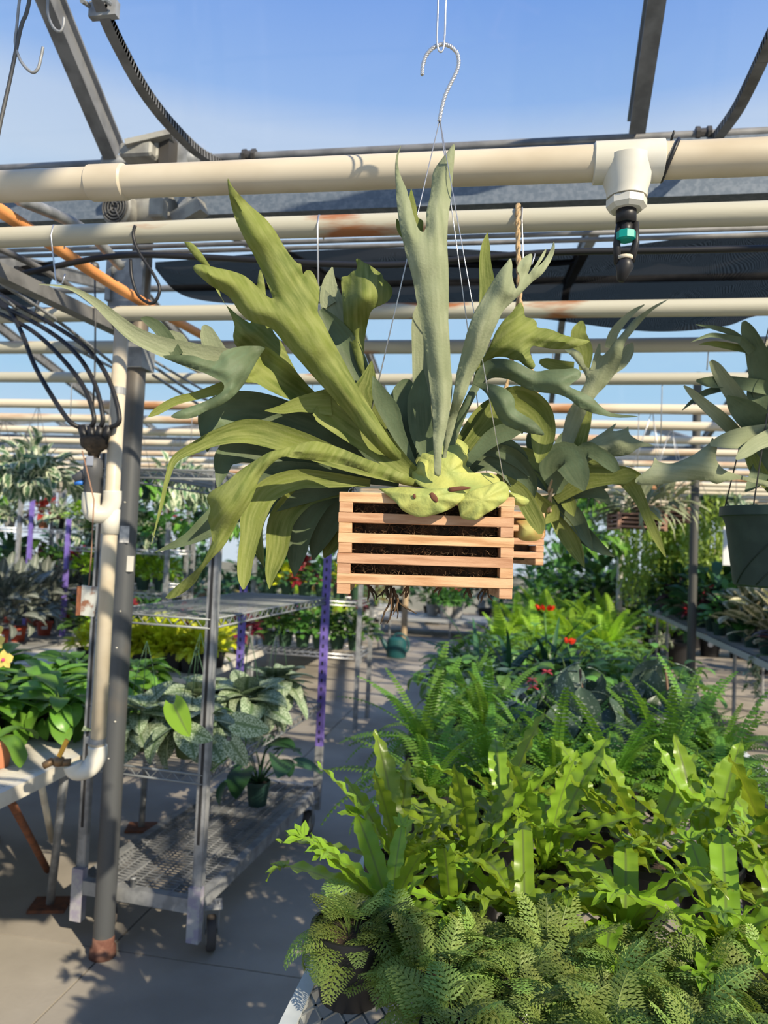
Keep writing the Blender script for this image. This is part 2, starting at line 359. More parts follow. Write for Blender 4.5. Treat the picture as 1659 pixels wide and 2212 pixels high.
obj('sprayer_body', MB().tube([q+Vector((-0.010,0,-0.105)), q+Vector((-0.014,0,-0.14)), q+Vector((-0.012,0,-0.175))], 0.006, 8).tube([q+Vector((0.015,0,-0.105)), q+Vector((0.017,0,-0.14)), q+Vector((0.010,0,-0.172))], 0.006, 8)
    .tube([q+Vector((0,0,-0.165)), q+Vector((0,0,-0.18)), q+Vector((-0.006,0,-0.205))], [0.011, 0.015, 0.006], 10), black, tee)
obj('sprayer_band', MB().lathe([(0.0135,-0.003), (0.0135,0.003)], 12, q+Vector((0,0,-0.166))), pvc, tee)
xz = ony(1447, 345, MY).x; ring = MB()
ring.tube([mp(xz)+Vector((0.012*math.cos(a), MR*1.06*math.sin(a), MR*1.06*math.cos(a))) for a in [2*math.pi*k/24 for k in range(25)]], 0.0035, 6, False)
ring.tube([mp(xz)+Vector((0.0,0,MR*1.05)), mp(xz)+Vector((0.004,-0.01,MR+0.016))], 0.002, 5)
obj('cable_tie', ring, black, t)

# vent drive: torque tube, pinions, racks, motor
TY = GY-0.08
t = thing('vent_torque_tube', 'dull steel torque tube along the gutter turning the vent racks', 'tube', (0, TY, TUBE_Z))
xa = ony(60, 362, TY); xb = ony(1600, 288, TY); sl2 = (xb.z-xa.z)/(xb.x-xa.x); z0 = ony(830, 326, TY).z - TUBE_Z; x0 = ony(830, 326, TY).x
def tt(x): return Vector((x, 0, z0 + sl2*(x-x0)))
obj('tube', MB().tube([tt(-5), tt(5)], 0.0165, 14), galv_dk, t)
for px, py in ((540, 338), (1518, 286)):
    xx = ony(px, py, TY).x; b = MB()
    for d_ in (-0.017, 0.017): b.tube([tt(xx+d_-0.006), tt(xx+d_+0.006)], 0.028, 10)
    b.tube([tt(xx-0.02), tt(xx+0.02)], 0.022, 12); obj('pinion', b, mat('dark_steel', (0.045, 0.042, 0.04), 0.7, 0.3), t, False)
def rack(pts, X, label):
    P = [onx(x, y, X) for x, y in pts]; base = P[0].copy(); tb = thing('vent_rack', label, 'vent rack', base)
    path = sm([p-base for p in P], 8); b = MB(); N = len(path)
    for i in range(N-1):
        tdir = (path[i+1]-path[i]).normalized(); up = Vector((1,0,0)).cross(tdir)
        b.bar(path[i]-tdir*0.004, path[i+1]+tdir*0.004, 0.030, 0.022, up)
    obj('channel', b, galv_dk, tb, False)
    b = MB()
    for i in range(N-1):
        L_ = (path[i+1]-path[i]).length; tdir = (path[i+1]-path[i]).normalized(); nn = max(1, int(L_/0.014)); up = Vector((1,0,0)).cross(tdir)
        for k in range(nn):
            q = path[i]+tdir*(L_*(k+0.5)/nn) - up*0.013; b.bar(q-tdir*0.0035, q+tdir*0.0035, 0.020, 0.010, up)
    obj('rack_teeth', b, galv, tb, False, kind='stuff'); return tb, path
XL = ony(474, 352, TY).x; XR = ony(1546, 300, TY).x
tb, path = rack([(474,354),(430,330),(385,288),(340,236),(300,178),(262,108),(232,45),(200,-40)], XL, 'curved toothed vent rack rising from the gearbox past the slanted rafter')
rack([(1546,300),(1590,240),(1625,172),(1659,98),(1700,10)], XR, 'curved toothed vent rack above the mist sprayer tee')
q = onx(225, 22, XL) - tb.location
obj('end_clamp', MB().box(q, (0.075, 0.02, 0.04)).tube([q+Vector((-0.03,-0.02,0)), q+Vector((-0.03,-0.05,-0.01))], 0.006, 8).tube([q+Vector((0.028,-0.02,0)), q+Vector((0.028,-0.05,-0.01))], 0.006, 8), galv, tb, False)

MYm = GY-0.16
def mo(x, y, dy=0.0): return ony(x, y, MYm+dy)
grey_cast = mat('cast_grey', (0.30, 0.295, 0.265), 0.6, 0.1, (0.21, 0.205, 0.19), 20)
base = mo(320, 400); t = thing('vent_motor', 'grey electric vent motor and gearbox mounted on the gutter', 'motor', base)
Rl = lambda x, y, dy=0.0: mo(x, y, dy) - base
ax = Vector((-0.18, -0.97, -0.10)).normalized(); Mx = ax.to_track_quat('Z', 'Y').to_matrix()
mc = Rl(278, 462, 0.02)
autosmooth(obj('motor_body', MB().tube([mc+Mx @ Vector((0,0,-0.02)), Rl(372, 455, 0.03)], 0.052, 18).lathe([(0.052,-0.10),(0.056,-0.085),(0.056,0.035),(0.062,0.038),(0.062,0.062),(0.056,0.068)], 24, mc, Mx), grey_cast, t))
fc = obj('fan_cover', MB().lathe([(0.050,0.0685),(0.050,0.071),(0.002,0.071)], 24, mc, Mx), black_sat, t)
g = MB()
for r in (0.016, 0.028, 0.040, 0.050):
    g.tube([mc + Mx @ Vector((r*math.cos(a), r*math.sin(a), 0.073)) for a in [2*math.pi*k/20 for k in range(21)]], 0.003, 5, False)
for a in (0.5, 2.07, 3.64, 5.21): g.tube([mc + Mx @ Vector((0.006*math.cos(a), 0.006*math.sin(a), 0.074)), mc + Mx @ Vector((0.05*math.cos(a), 0.05*math.sin(a), 0.074))], 0.003, 5)
obj('grille', g, mat('grille_grey', (0.09, 0.09, 0.09), 0.6), fc)
obj('terminal_box', MB().bbox(Rl(342, 452, -0.06), (0.050, 0.05, 0.068), 0.006), grey_cast, t, False)
gb = obj('gearbox', MB().bbox(Rl(318, 335), (0.125, 0.10, 0.085), 0.01).bbox(Rl(300, 330, -0.05), (0.12, 0.06, 0.05), 0.008), grey_cast, t, False)
obj('gearbox_lid', MB().bar(Rl(275, 318, -0.07), Rl(372, 295, -0.03), 0.07, 0.018), grey_cast, gb, False)
obj('side_plate', MB().box(Rl(365, 345), (0.035, 0.08, 0.15)), mat('oily_steel', (0.06, 0.055, 0.05), 0.6, 0.3), t, False)
obj('drive_arm', MB().bar(Rl(380, 480), Rl(438, 445, -0.02), 0.05, 0.05).tube([Rl(365,470), Rl(400,470)], 0.014, 8), grey_cast, t, False)
obj('shaft_coupling', MB().tube([Rl(225, 352, 0.06), Rl(285, 350, 0.06)], 0.024, 12), galv, t); obj('shaft_coupling', MB().tube([Rl(385, 345, 0.06), Rl(430, 345, 0.06)], 0.032, 14), galv, t)
obj('mount_bracket', MB().box(Rl(395, 335, 0.04), (0.045, 0.03, 0.09)), galv, t, False); obj('mount_bracket', MB().box(Rl(400, 435, 0.04), (0.03, 0.04, 0.10)), galv, t, False)

# lengthwise beam, conduit and struts at the left
def along(name, pts, X, r, m, label, cat, seg=10, square=None):
    P = [onx(x, y, X) for x, y in pts]; b = MB()
    if square: b.bar(P[0], P[-1], *square)
    else: b.tube(sm(P, 6), r, seg)
    return tag(obj(name, b, m, smooth=not square), label, cat)
along('truss_beam', [(-60, 560), (312, 738)], -1.42, 0, galv_dk, 'flat grey lengthwise beam meeting the column below the orange conduit', 'beam', square=(0.045, 0.04))
P = [onx(-80, 404, -1.34), onx(0, 455, -1.34), onx(100, 520, -1.34), onx(220, 600, -1.34), onx(330, 665, -1.34), onx(440, 726, -1.34)]
path = sm(P, 40); tag(obj('orange_conduit', MB().tube(path, [0.0185 if (i % 2) else 0.0165 for i in range(len(path))], 12), orange), 'ribbed orange conduit running lengthwise past the column', 'conduit')
along('strut_pipe', [(40, 430), (180, 495), (260, 575)], -1.30, 0.016, galv, 'short galvanised strut beside the orange conduit under the mist pipe', 'pipe')
along('strut_pipe', [(-40, 520), (130, 605), (330, 745), (480, 830)], -1.52, 0.010, galv_dk, 'thin toothed rail just above the grey lengthwise beam', 'rail')
for k, (pts, X, r) in enumerate((([(0, 610), (120, 690), (250, 790)], -1.6, 0.006), ([(0, 640), (140, 740), (255, 800)], -1.75, 0.006), ([(330, 790), (420, 850), (520, 900)], -1.4, 0.006), ([(330, 810), (440, 880), (540, 930)], -1.45, 0.006), ([(325, 775), (470, 860), (560, 900)], -1.35, 0.005))):
    P = [onx(x, y, X) for x, y in pts]; tag(obj('curtain_cable', MB().tube(sm(P, 5), r, 6), galv), 'thin steel curtain cable running lengthwise by the column', 'cable', 'curtain cables by the column')
# cross rails and black drip hose
for k, (pl, pr) in enumerate((((300, 533), (1659, 492)), ((330, 545), (1659, 507)))):
    a, c = ony(*pl, 2.2+0.1*k), ony(*pr, 2.2+0.1*k); d_ = (c-a)
    tag(obj('curtain_rail', MB().tube([a-d_*0.5, c+d_*0.4], 0.0075, 8), galv_dk), 'thin grey curtain rail directly above the black shade cloth', 'rail', 'curtain rails above the shade cloth')
P = [ony(x, y, 1.95) for x, y in ((-40, 592), (40, 592), (130, 573), (210, 558), (290, 551), (400, 554), (560, 562), (720, 571), (860, 572), (1000, 560), (1200, 545), (1450, 541), (1720, 535))]
tag(obj('drip_hose', MB().tube(sm(P, 6), 0.0085, 10), black), 'black drip hose strung crosswise beneath the rust-flecked pipe', 'hose')
b = MB(); a = ony(22, 590, 1.95); b.tube([a+Vector((-0.03,0,0)), a+Vector((0.03,0,0))], 0.014, 8).box(a+Vector((0.01,0,-0.02)), (0.04,0.02,0.02)).box(a+Vector((0.03,0,0)), (0.015,0.03,0.03))
tag(obj('hose_clamp', b, black, smooth=False), 'black clamp holding the end of the drip hose', 'clamp')

# shade cloth gathered under the roof
cloth = bpy.data.materials.new('shade_cloth'); cloth.use_nodes = True
n = cloth.node_tree; L = n.links; b_ = n.nodes['Principled BSDF']; b_.inputs['Base Color'].default_value = (0.006, 0.006, 0.007, 1); b_.inputs['Roughness'].default_value = 0.9; b_.inputs['Specular IOR Level'].default_value = 0.03
o_ = n.nodes['Material Output']; tr = n.nodes.new('ShaderNodeBsdfTransparent'); mx = n.nodes.new('ShaderNodeMixShader'); ck = n.nodes.new('ShaderNodeTexChecker')
ck.inputs['Scale'].default_value = 420; tcn = n.nodes.new('ShaderNodeTexCoord'); L.new(tcn.outputs['Object'], ck.inputs[0]); ml = n.nodes.new('ShaderNodeMath'); ml.operation = 'MULTIPLY'; ml.inputs[1].default_value = 0.08
L.new(ck.outputs['Fac'], ml.inputs[0]); L.new(ml.outputs[0], mx.inputs[0]); L.new(b_.outputs[0], mx.inputs[1]); L.new(tr.outputs[0], mx.inputs[2]); L.new(mx.outputs[0], o_.inputs[0])
def drape(name, top, bot, Y, label):
    tp = crom(top, 10); bt = crom(bot, 10); nx = 110; nv = 14; b = MB(); P = []
    def lerp(lst, x):
        for (x0, y0), (x1, y1) in zip(lst, lst[1:]):
            if x0 <= x <= x1: return y0+(y1-y0)*(x-x0)/max(1e-6, x1-x0)
        return lst[0][1] if x < lst[0][0] else lst[-1][1]
    xa, xb = top[0][0], top[-1][0]
    for i in range(nx+1):
        x = xa+(xb-xa)*i/nx; yt, yb = lerp(tp, x), lerp(bt, x)
        for j in range(nv+1):
            v = j/nv; yy = Y + 0.05*math.sin(v*9+x*0.004) + 0.022*math.sin(x*0.021+v*3.5) + 0.03*noise.noise(Vector((x*0.01, v*3, 1)))
            p = ony(x, yt+(yb-yt)*v, yy); p.y = yy; P.append(p)
    F = [(i*(nv+1)+j, (i+1)*(nv+1)+j, (i+1)*(nv+1)+j+1, i*(nv+1)+j+1) for i in range(nx) for j in range(nv)]
    b.add(P, F); return tag(obj(name, b, cloth), label, 'shade cloth')
drape('shade_cloth', [(335, 566), (420, 560), (600, 545), (900, 535), (1200, 548), (1320, 535), (1500, 512), (1659, 500), (1900, 490)],
      [(335, 580), (400, 640), (560, 660), (800, 668), (1000, 672), (1180, 690), (1400, 716), (1560, 706), (1659, 680), (1900, 690)], 2.52, 'black shade cloth bunched in a long drape under the roof')
drape('shade_cloth', [(-150, 560), (0, 580), (60, 572), (118, 562)], [(-150, 670), (0, 660), (80, 660), (118, 590)], 2.6, 'black shade cloth piece hanging past the hose clamp')
drape('shade_cloth', [(880, 545), (1100, 562), (1240, 560)], [(880, 575), (1100, 580), (1240, 572)], 2.36, 'narrow fold of black cloth along the curtain rail')

# wire hooks on the pipes
def hook(px, py0, px1, py1, Y, m, label, r=0.002, jay=True):
    a = ony(px, py0, Y); c = ony(px1, py1, Y-0.03); q = Vector((a.x, Y, PIPE_Z))
    P = [q+Vector((0, 0.028, -0.02)), q+Vector((0, 0.020, 0.022)), q+Vector((0, 0, 0.0285)), q+Vector((0,-0.022,0.02)), q+Vector((0,-0.029,-0.01)), Vector((c.x, Y-0.03, c.z))]
    if jay: P += [Vector((c.x+0.006, Y-0.03, c.z-0.012)), Vector((c.x+0.02, Y-0.03, c.z-0.012)), Vector((c.x+0.026, Y-0.03, c.z+0.012))]
    tag(obj('wire_hook', MB().tube(P, r, 6), m), label, 'hook')
hook(127, 490, 120, 602, 1.686, wire_m, 'bent steel wire hook on the pipe above the curling frond tip')
hook(694, 470, 688, 640, 1.686, wire_m, 'long steel wire hook over the rust-stained stretch of pipe', jay=False)
hook(1128, 456, 1130, 560, 1.686, wire_m, 'thin white wire hook beside the jute rope', r=0.0016)
hook(96, 540, 93, 610, 2.321, wire_m, 'straight grey rod hanging behind the bent wire hook', r=0.005, jay=False)
P = [ony(*p, 1.65) for p in ((292, 487), (288, 510), (300, 545), (330, 590), (345, 625), (330, 655), (300, 640), (285, 600), (282, 560))]
tag(obj('cable_loop', MB().tube(sm(P, 5), 0.004, 6), black), 'black cable looped down from the pipe by the column bracket', 'cable')
for k, (pts, Y) in enumerate((([(205, 600), (206, 700), (205, 800), (200, 905)], 2.2),)):
    tag(obj('steel_cord', MB().tube([ony(x, y, Y) for x, y in pts], 0.003, 6).lathe([(0.012,-0.012),(0.016,0),(0.012,0.012)], 10, ony(204, 576, Y)), wire_dk), 'dark vertical cord dropping to the hose manifold', 'cord')
for i, (x, y0, y1, Y) in enumerate(((1430, 840, 960, 3.287), (1380, 900, 1010, 3.986), (1195, 760, 790, 2.741), (676, 830, 860, 3.287), (155, 830, 900, 3.287), (415, 900, 960, 3.986), (1530, 760, 800, 2.741))):
    tag(obj('plant_wire', MB().tube([Vector((ony(x, y0, Y).x, Y, PIPE_Z+0.02)), ony(x, y0, Y), ony(x-3, y1, Y)], 0.0025, 5), wire_m), 'thin wire dangling from a far hanging pipe', 'wire', 'wires dangling from the far pipes')

# near hooks at the top of the picture
def pxwire(name, pts, d, r, m, label, cat, sub=6, seg=8):
    P = [at(x, y, d) for x, y in pts]; return tag(obj(name, MB().tube(sm(P, sub), r, seg), m), label, cat)
dm = wire_dk
pxwire('wire_hook', [(62,-160),(52,-60),(42,0),(36,60),(33,95),(45,132),(68,156),(82,148),(89,122),(93,102)], 1.1, 0.0022, galv, 'large empty wire hook hanging beside the slanted rafter', 'hook')
pxwire('wire_hook', [(112,-170),(108,-60),(103,0),(104,32),(116,60),(130,68),(137,55),(138,38)], 1.1, 0.0022, galv, 'small empty wire hook close against the slanted rafter', 'hook')
pxwire('steel_cord', [(90,-170),(62,8),(45,60),(22,170),(0,270),(-20,380)], 1.1, 0.0028, dm, 'dark cord slanting down past the large empty hook', 'cord')

# ------------------------------------------------------------------ staghorn ferns
def ribbon(b, pts, d0, d1, org, cup=0.12, roll=0.0, wav=0.0, th=0.0016, nx=6, sub=6, ph=0.0, bow=0.0):
    """pts: (x, y, width) in photo pixels along the frond; depth runs d0 -> d1 (metres)"""
    P = crom([tuple(p) for p in pts], sub); n = len(P); lens = [0.0]
    for i in range(1, n): lens.append(lens[-1] + math.hypot(P[i][0]-P[i-1][0], P[i][1]-P[i-1][1]))
    tot = lens[-1]; C = []; Wd = []
    for i, (x, y, wd) in enumerate(P):
        u = lens[i]/tot; d = d0+(d1-d0)*u + bow*math.sin(math.pi*u); C.append(at(x, y, d)); Wd.append(max(1.0, wd)/2*d/FPX)
    V = []; UV = []
    for i in range(n):
        T = (C[min(i+1,n-1)]-C[max(i-1,0)]).normalized(); view = (C[i]-CAM).normalized(); S = T.cross(view).normalized(); N = -view
        S2 = S*math.cos(roll)+N*math.sin(roll); N2 = N*math.cos(roll)-S*math.sin(roll); u = lens[i]/tot
        for k in range(nx+1):
            s = -1+2*k/nx; off = cup*Wd[i]*(s*s-0.35) + wav*Wd[i]*math.sin(u*11+ph+s*1.3)*abs(s) + 0.015*Wd[i]*math.cos(s*7)
            V.append(C[i]+S2*(s*Wd[i])+N2*off-org); UV.append((k/nx, u*tot/300))
        for k in range(nx+1): V.append(V[i*2*(nx+1)+k] - N2*th); UV.append((k/nx, u*tot/300))
    F = []; st = 2*(nx+1)
    for i in range(n-1):
        a, c = i*st, (i+1)*st
        for k in range(nx):
            F.append((a+k, a+k+1, c+k+1, c+k)); F.append((a+nx+1+k+1, a+nx+1+k, c+nx+1+k, c+nx+1+k+1))
        F.append((a, c, c+nx+1, a+nx+1)); F.append((a+nx, a+2*nx+1, c+2*nx+1, c+nx))
    b.add(V, F, UV)
def frond(parent, org, m, branches, label=None, sub=6):
    b = MB()
    for i, br in enumerate(branches):
        pts, d0, d1 = br[0], br[1], br[2]; kw = br[3] if len(br) > 3 else {}
        ribbon(b, pts, d0, d1, org, ph=i*1.7, sub=sub, **kw)
    return autosmooth(obj('frond', b, m, parent, label=label), 1.25)
def sheet(outline, cpx, dc, de, org, rings=7, ruf=0.0, th=0.002, power=2.0):
    """closed lobe: outline px points (x, y[, depth]) around centre px, depth dc in the middle easing to de at the rim"""
    O = crom([tuple(p) for p in outline]+[tuple(outline[0])], 5)[:-1]; n = len(O); b = MB(); V = [at(cpx[0], cpx[1], dc)-org]
    for r in range(1, rings+1):
        u = r/rings
        for k, p in enumerate(O):
            e = p[2] if len(p) > 2 else de
            d = dc+(e-dc)*u**power + ruf*u*u*math.sin(k*0.9); V.append(at(cpx[0]+(p[0]-cpx[0])*u, cpx[1]+(p[1]-cpx[1])*u, d)-org)
    F = [(0, 1+k, 1+(k+1) % n) for k in range(n)]
    for r in range(rings-1):
        a, c = 1+r*n, 1+(r+1)*n
        for k in range(n): F.append((a+k, c+k, c+(k+1) % n, a+(k+1) % n))
    m0 = len(V); N = FWD*th; V += [v+N for v in V]; F += [tuple(m0+i for i in reversed(q)) for q in F]
    a = 1+(rings-1)*n
    for k in range(n): F.append((a+k, a+m0+k, a+m0+(k+1) % n, a+(k+1) % n))
    return b.add(V, F)

def inside(x, y, poly):
    r = False; j = len(poly)-1
    for i in range(len(poly)):
        xi, yi = poly[i]; xj, yj = poly[j]
        if (yi > y) != (yj > y) and x < (xj-xi)*(y-yi)/(yj-yi)+xi: r = not r
        j = i
    return r
def edged(x, y, poly):
    best = 1e9; j = len(poly)-1
    for i in range(len(poly)):
        ax_, ay = poly[j]; bx, by = poly[i]; dx_, dy = bx-ax_, by-ay; q = dx_*dx_+dy*dy; t = max(0, min(1, ((x-ax_)*dx_+(y-ay)*dy)/q)) if q else 0
        best = min(best, (x-ax_-t*dx_)**2+(y-ay-t*dy)**2); j = i
    return math.sqrt(best)
from mathutils.geometry import delaunay_2d_cdt
def blade(parent, org, m, zoom, conv, nodes, cup=0.010, step=6.5, th=0.0016, axis=None, label=None, wob=0.004, seed=0):
    """lobed frond: outline (zoom coordinates), bent through 3-D by depth nodes (px, py, depth)"""
    X0, Y0, sc = conv; out_ = [(X0+x/sc, Y0+y/sc) for x, y in zoom]
    O = crom(out_+[out_[0]], 3)[:-1]; xs_ = [p[0] for p in O]; ys_ = [p[1] for p in O]; pts = list(O)
    y = min(ys_); row = 0
    while y < max(ys_):
        x = min(xs_)+(step/2 if row % 2 else 0)
        while x < max(xs_):
            if inside(x, y, O) and edged(x, y, O) > step*0.4: pts.append((x, y))
            x += step
        y += step*0.87; row += 1
    n0 = len(O); r = delaunay_2d_cdt([Vector(p) for p in pts], [(i, (i+1) % n0) for i in range(n0)], [], 1, 1e-4)
    vv, ff = r[0], r[2]; V = []; UV = []; ax_ = axis or ((out_[0][0], out_[0][1]), (out_[len(out_)//2][0], out_[len(out_)//2][1]))
    dxy = Vector((ax_[1][0]-ax_[0][0], ax_[1][1]-ax_[0][1])).normalized()
    for p in vv:
        sw_ = 0; sd_ = 0
        for nx_, ny, nd in nodes:
            q = 1/((p[0]-nx_)**2+(p[1]-ny)**2+60)**1.3; sw_ += q; sd_ += q*nd
        e = edged(p[0], p[1], O); d = sd_/sw_ + cup*(1-math.exp(-(e/15.0)**2)) + wob*noise.noise(Vector((p[0]*0.02, p[1]*0.02, seed)))
        V.append(at(p[0], p[1], d)-org); rel = Vector((p[0]-ax_[0][0], p[1]-ax_[0][1])); UV.append(((rel.x*-dxy.y+rel.y*dxy.x)/80+0.5, rel.dot(dxy)/300))
    F = []
    for q in ff:
        a, b_, c_ = (Vector(V[i]) for i in q[:3]); nn = (b_-a).cross(c_-a); F.append(tuple(q) if nn.dot(FWD) < 0 else tuple(reversed(q)))
    cnt = {}
    for q in F:
        for i in range(len(q)): cnt[(q[i], q[(i+1) % len(q)])] = 1
    rim = [e for e in cnt if (e[1], e[0]) not in cnt]; k = len(V)
    V2 = V+[v+FWD*th for v in V]; F2 = F+[tuple(k+i for i in reversed(q)) for q in F]+[(e[1], e[0], k+e[0], k+e[1]) for e in rim]
    return autosmooth(obj('frond', MB().add(V2, F2, UV+UV), m, parent, label=label), 1.25)
Z4 = (300, 300, 2.37); Z5 = (750, 300, 2.37); Z7 = (300, 800, 1.843)

BD = 1.14                                             # basket front face
ORG = at(922, 1172, BD+0.09)
SF = thing('staghorn_fern', 'large staghorn fern in a new slatted wooden basket hung on a twisted wire hook', 'hanging plant', ORG)
# slatted basket: stacked bars, five levels front/back alternating with side bars
S_ = BD/FPX; HX = _r0.copy(); HY = Vector((HX.y*-1, HX.x, 0)); HZ = Vector((0, 0, 1))
tilt = Matrix.Rotation(math.radians(-0.6), 3, HY)
HXt = tilt @ HX; HZt = tilt @ HZ
BM = Matrix((HXt, HY, HZt)).transposed()
tl = at(734, 1063, BD); BW = (at(1112, 1074, BD)-tl).length; BH = 0.1565; BDp = 0.19; lev = BH/10
BC = at(923, 1068, BD) + HY*0.0 - ORG            # top centre of the front face
def bpt(x, y, z): return BC + HXt*x + HY*y + HZt*z
sw = 0.0205
for i in range(5):
    zf = -lev*(2*i+0.5); zs_ = -lev*(2*i+1.5)
    for yy in (sw/2, BDp-sw/2):
        obj('slat', MB().bbox(bpt(random.uniform(-1,1)*0.0008, yy+random.uniform(-1,1)*0.0006, zf), (BW+0.0008, sw, lev*0.985), 0.0007, BM), wood, SF, False)
    Ms = BM @ Matrix.Rotation(math.pi/2, 3, 'Z')
    for xx in (-BW/2+sw/2, BW/2-sw/2):
        obj('slat', MB().bbox(bpt(xx+random.uniform(-1,1)*0.0006, BDp/2+random.uniform(-1,1)*0.0008, zs_), (BDp, sw, lev*0.985), 0.0007, Ms), wood, SF, False)
for k in range(4):
    obj('base_slat', MB().bbox(bpt(0, 0.04+0.037*k, -lev*8.9), (BW-0.02, 0.02, 0.008), 0.001, BM), wood, SF)
# moss: lumpy block with loose strands
b = MB(); nx, nz_ = 46, 16; V = []
x0, x1 = -BW/2+0.022, BW/2-0.022
for side in (0, 1):
    for j in range(nz_+1):
        for i in range(nx+1):
            u, v = i/nx, j/nz_; z = -0.012-(BH-0.035)*v
            dd = 0.026+0.010*noise.noise(Vector((u*22, v*9, 3+side*5))) if side == 0 else BDp-0.024
            V.append(bpt(x0+(x1-x0)*u, dd, z))
F = [];  w_ = nx+1; o2 = w_*(nz_+1)
for j in range(nz_):
    for i in range(nx): F.append((j*w_+i, j*w_+i+1, (j+1)*w_+i+1, (j+1)*w_+i)); F.append((o2+j*w_+i, o2+(j+1)*w_+i, o2+(j+1)*w_+i+1, o2+j*w_+i+1))
for i in range(nx): F.append((i, o2+i, o2+i+1, i+1)); F.append((nz_*w_+i, nz_*w_+i+1, o2+nz_*w_+i+1, o2+nz_*w_+i))
for j in range(nz_): F.append((j*w_, (j+1)*w_, o2+(j+1)*w_, o2+j*w_)); F.append((j*w_+nx, o2+j*w_+nx, o2+(j+1)*w_+nx, (j+1)*w_+nx))
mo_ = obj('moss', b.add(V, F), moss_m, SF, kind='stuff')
b = MB(); rr = random.Random(3)
for k in range(620):
    x = rr.uniform(x0, x1); row = rr.randrange(4); z = -lev*(2*row+2)+rr.uniform(0.0, 0.013)*(0.4+rr.random()); p = bpt(x, rr.uniform(0.012, 0.026), z)
    P = [p]; d_ = Vector((rr.gauss(0,1), rr.gauss(0,.4), rr.gauss(0,.8))).normalized()
    for q in range(3): d_ = (d_+Vector((rr.gauss(0,.6), rr.gauss(0,.3), rr.gauss(0,.6)))).normalized(); P.append(P[-1]+d_*rr.uniform(0.002, 0.005))
    b.tube(P, rr.uniform(0.0003, 0.0009), 3, False)
for (px, py, ln) in ((845, 1262, .035), (850, 1270, .05), (800, 1268, .025), (955, 1262, .02), (1050, 1264, .03), (1010, 1268, .02), (845, 1270, .06), (880, 1266, .02), (835, 1268, .02), (1000, 1150, .014), (1010, 1155, .014)):
    p = at(px, py, BD+0.03) - ORG
    for s in range(3):
        P = [p]; d_ = Vector((rr.gauss(0,.5), rr.gauss(0,.3), -1)).normalized()
        for q in range(6): d_ = (d_+Vector((rr.gauss(0,.35), rr.gauss(0,.2), rr.gauss(-.2,.2)))).normalized(); P.append(P[-1]+d_*ln/6)
        b.tube(P, [0.0022, 0.0018, 0.0020, 0.0015, 0.0016, 0.0012, 0.0006], 5)
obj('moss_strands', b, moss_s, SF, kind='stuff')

# hanger: twisted hook and four wires
hk = [(912,162),(914,140),(922,118),(938,102),(956,96),(974,101),(988,116),(991,138),(984,160),(972,184),(962,206),(955,232),(949,262)]
path = sm([at(x, y, 1.16) for x, y in hk], 10); b = MB()
for ph in range(3):
    P = []
    for i, p in enumerate(path):
        T = (path[min(i+1,len(path)-1)]-path[max(i-1,0)]).normalized(); A = T.cross(FWD).normalized(); B_ = T.cross(A); an = i*0.85+ph*2.094
        P.append(p+(A*math.cos(an)+B_*math.sin(an))*0.0017-ORG)
    b.tube(P, 0.0017, 6)
hook_o = obj('twisted_hook', b, wire_m, SF)
corners = [bpt(-BW/2+0.016, 0.09, 0.008), bpt(BW/2-0.012, 0.012, 0.008), bpt(-BW/2+0.012, BDp-0.012, 0.008), bpt(BW/2-0.012, BDp-0.012, 0.008)]
top = at(950, 258, 1.16)-ORG
mids = [at(880, 470, 1.22)-ORG, at(958, 480, 1.2)-ORG, at(905, 470, 1.28)-ORG, at(945, 470, 1.28)-ORG]
for c, mm in zip(corners, mids):
    obj('hanger_wire', MB().tube([top, c+(top-c)*0.5, c], 0.00085, 5), wire_m, hook_o)
    obj('wire_ring', MB().tube([c+Vector((0.007*math.cos(a), 0, 0.007*math.sin(a)-0.002)) for a in [2*math.pi*k/12 for k in range(13)]], 0.001, 5, False), wire_m, hook_o)
for c in (bpt(-BW/2+0.012, 0.012, 0.008), corners[1]): obj('wire_foot', MB().tube([c+HZt*-0.008, c+HZt*(-BH-0.006), c+HZt*(-BH-0.009)+HX*0.004, c+HZt*(-BH-0.003)+HX*0.009], 0.001, 5), wire_m, SF)
P = [at(x, y, 1.155) for x, y in ((957,-190),(948,-120),(947,-40),(946,20),(944,80),(946,104),(952,112),(958,104),(961,70),(963,0),(965,-60),(966,-150))]
P[0].y = P[-1].y = 1.12; tag(obj('long_wire_loop', MB().tube(sm(P, 4), 0.0016, 6), wire_m), 'long doubled wire loop from which the twisted basket hook hangs', 'wire')

D = BD+0.07                                                # crown depth
C0 = (930, 1048)
O = ORG
# fronds traced as separate curved straps; depth in metres from the lens
blade(SF, O, stag, [(1330,1658),(1250,1612),(1150,1512),(1060,1400),(960,1290),(870,1190),(740,1040),(690,980),(640,952),(590,942),(550,920),(510,880),(480,832),(450,800),(410,775),(360,745),(320,710),(287,680),(278,655),(300,642),(340,645),(400,660),(470,675),(540,700),(600,750),(650,800),(683,818),(680,800),(665,760),(640,700),(610,640),(580,580),(550,530),(520,470),(490,400),(470,330),(458,260),(455,202),(480,245),(520,290),(580,350),(640,400),(690,460),(715,500),(750,560),(790,615),(815,637),(830,640),(838,682),(843,690),(855,675),(880,675),(905,710),(925,780),(915,880),(940,930),(980,1010),(1040,1120),(1110,1250),(1200,1400),(1290,1540),(1372,1648)], Z4,
    [(905,1045,D-.01),(800,893,D-.075),(740,800,D-.10),(690,720,D-.115),(610,590,D-.12),(540,470,D-.14),(491,388,D-.17),(560,650,D-.125),(420,578,D-.17),(672,600,D-.10)], cup=-0.016, axis=((905,1045),(560,520)), label='broad forked olive frond')
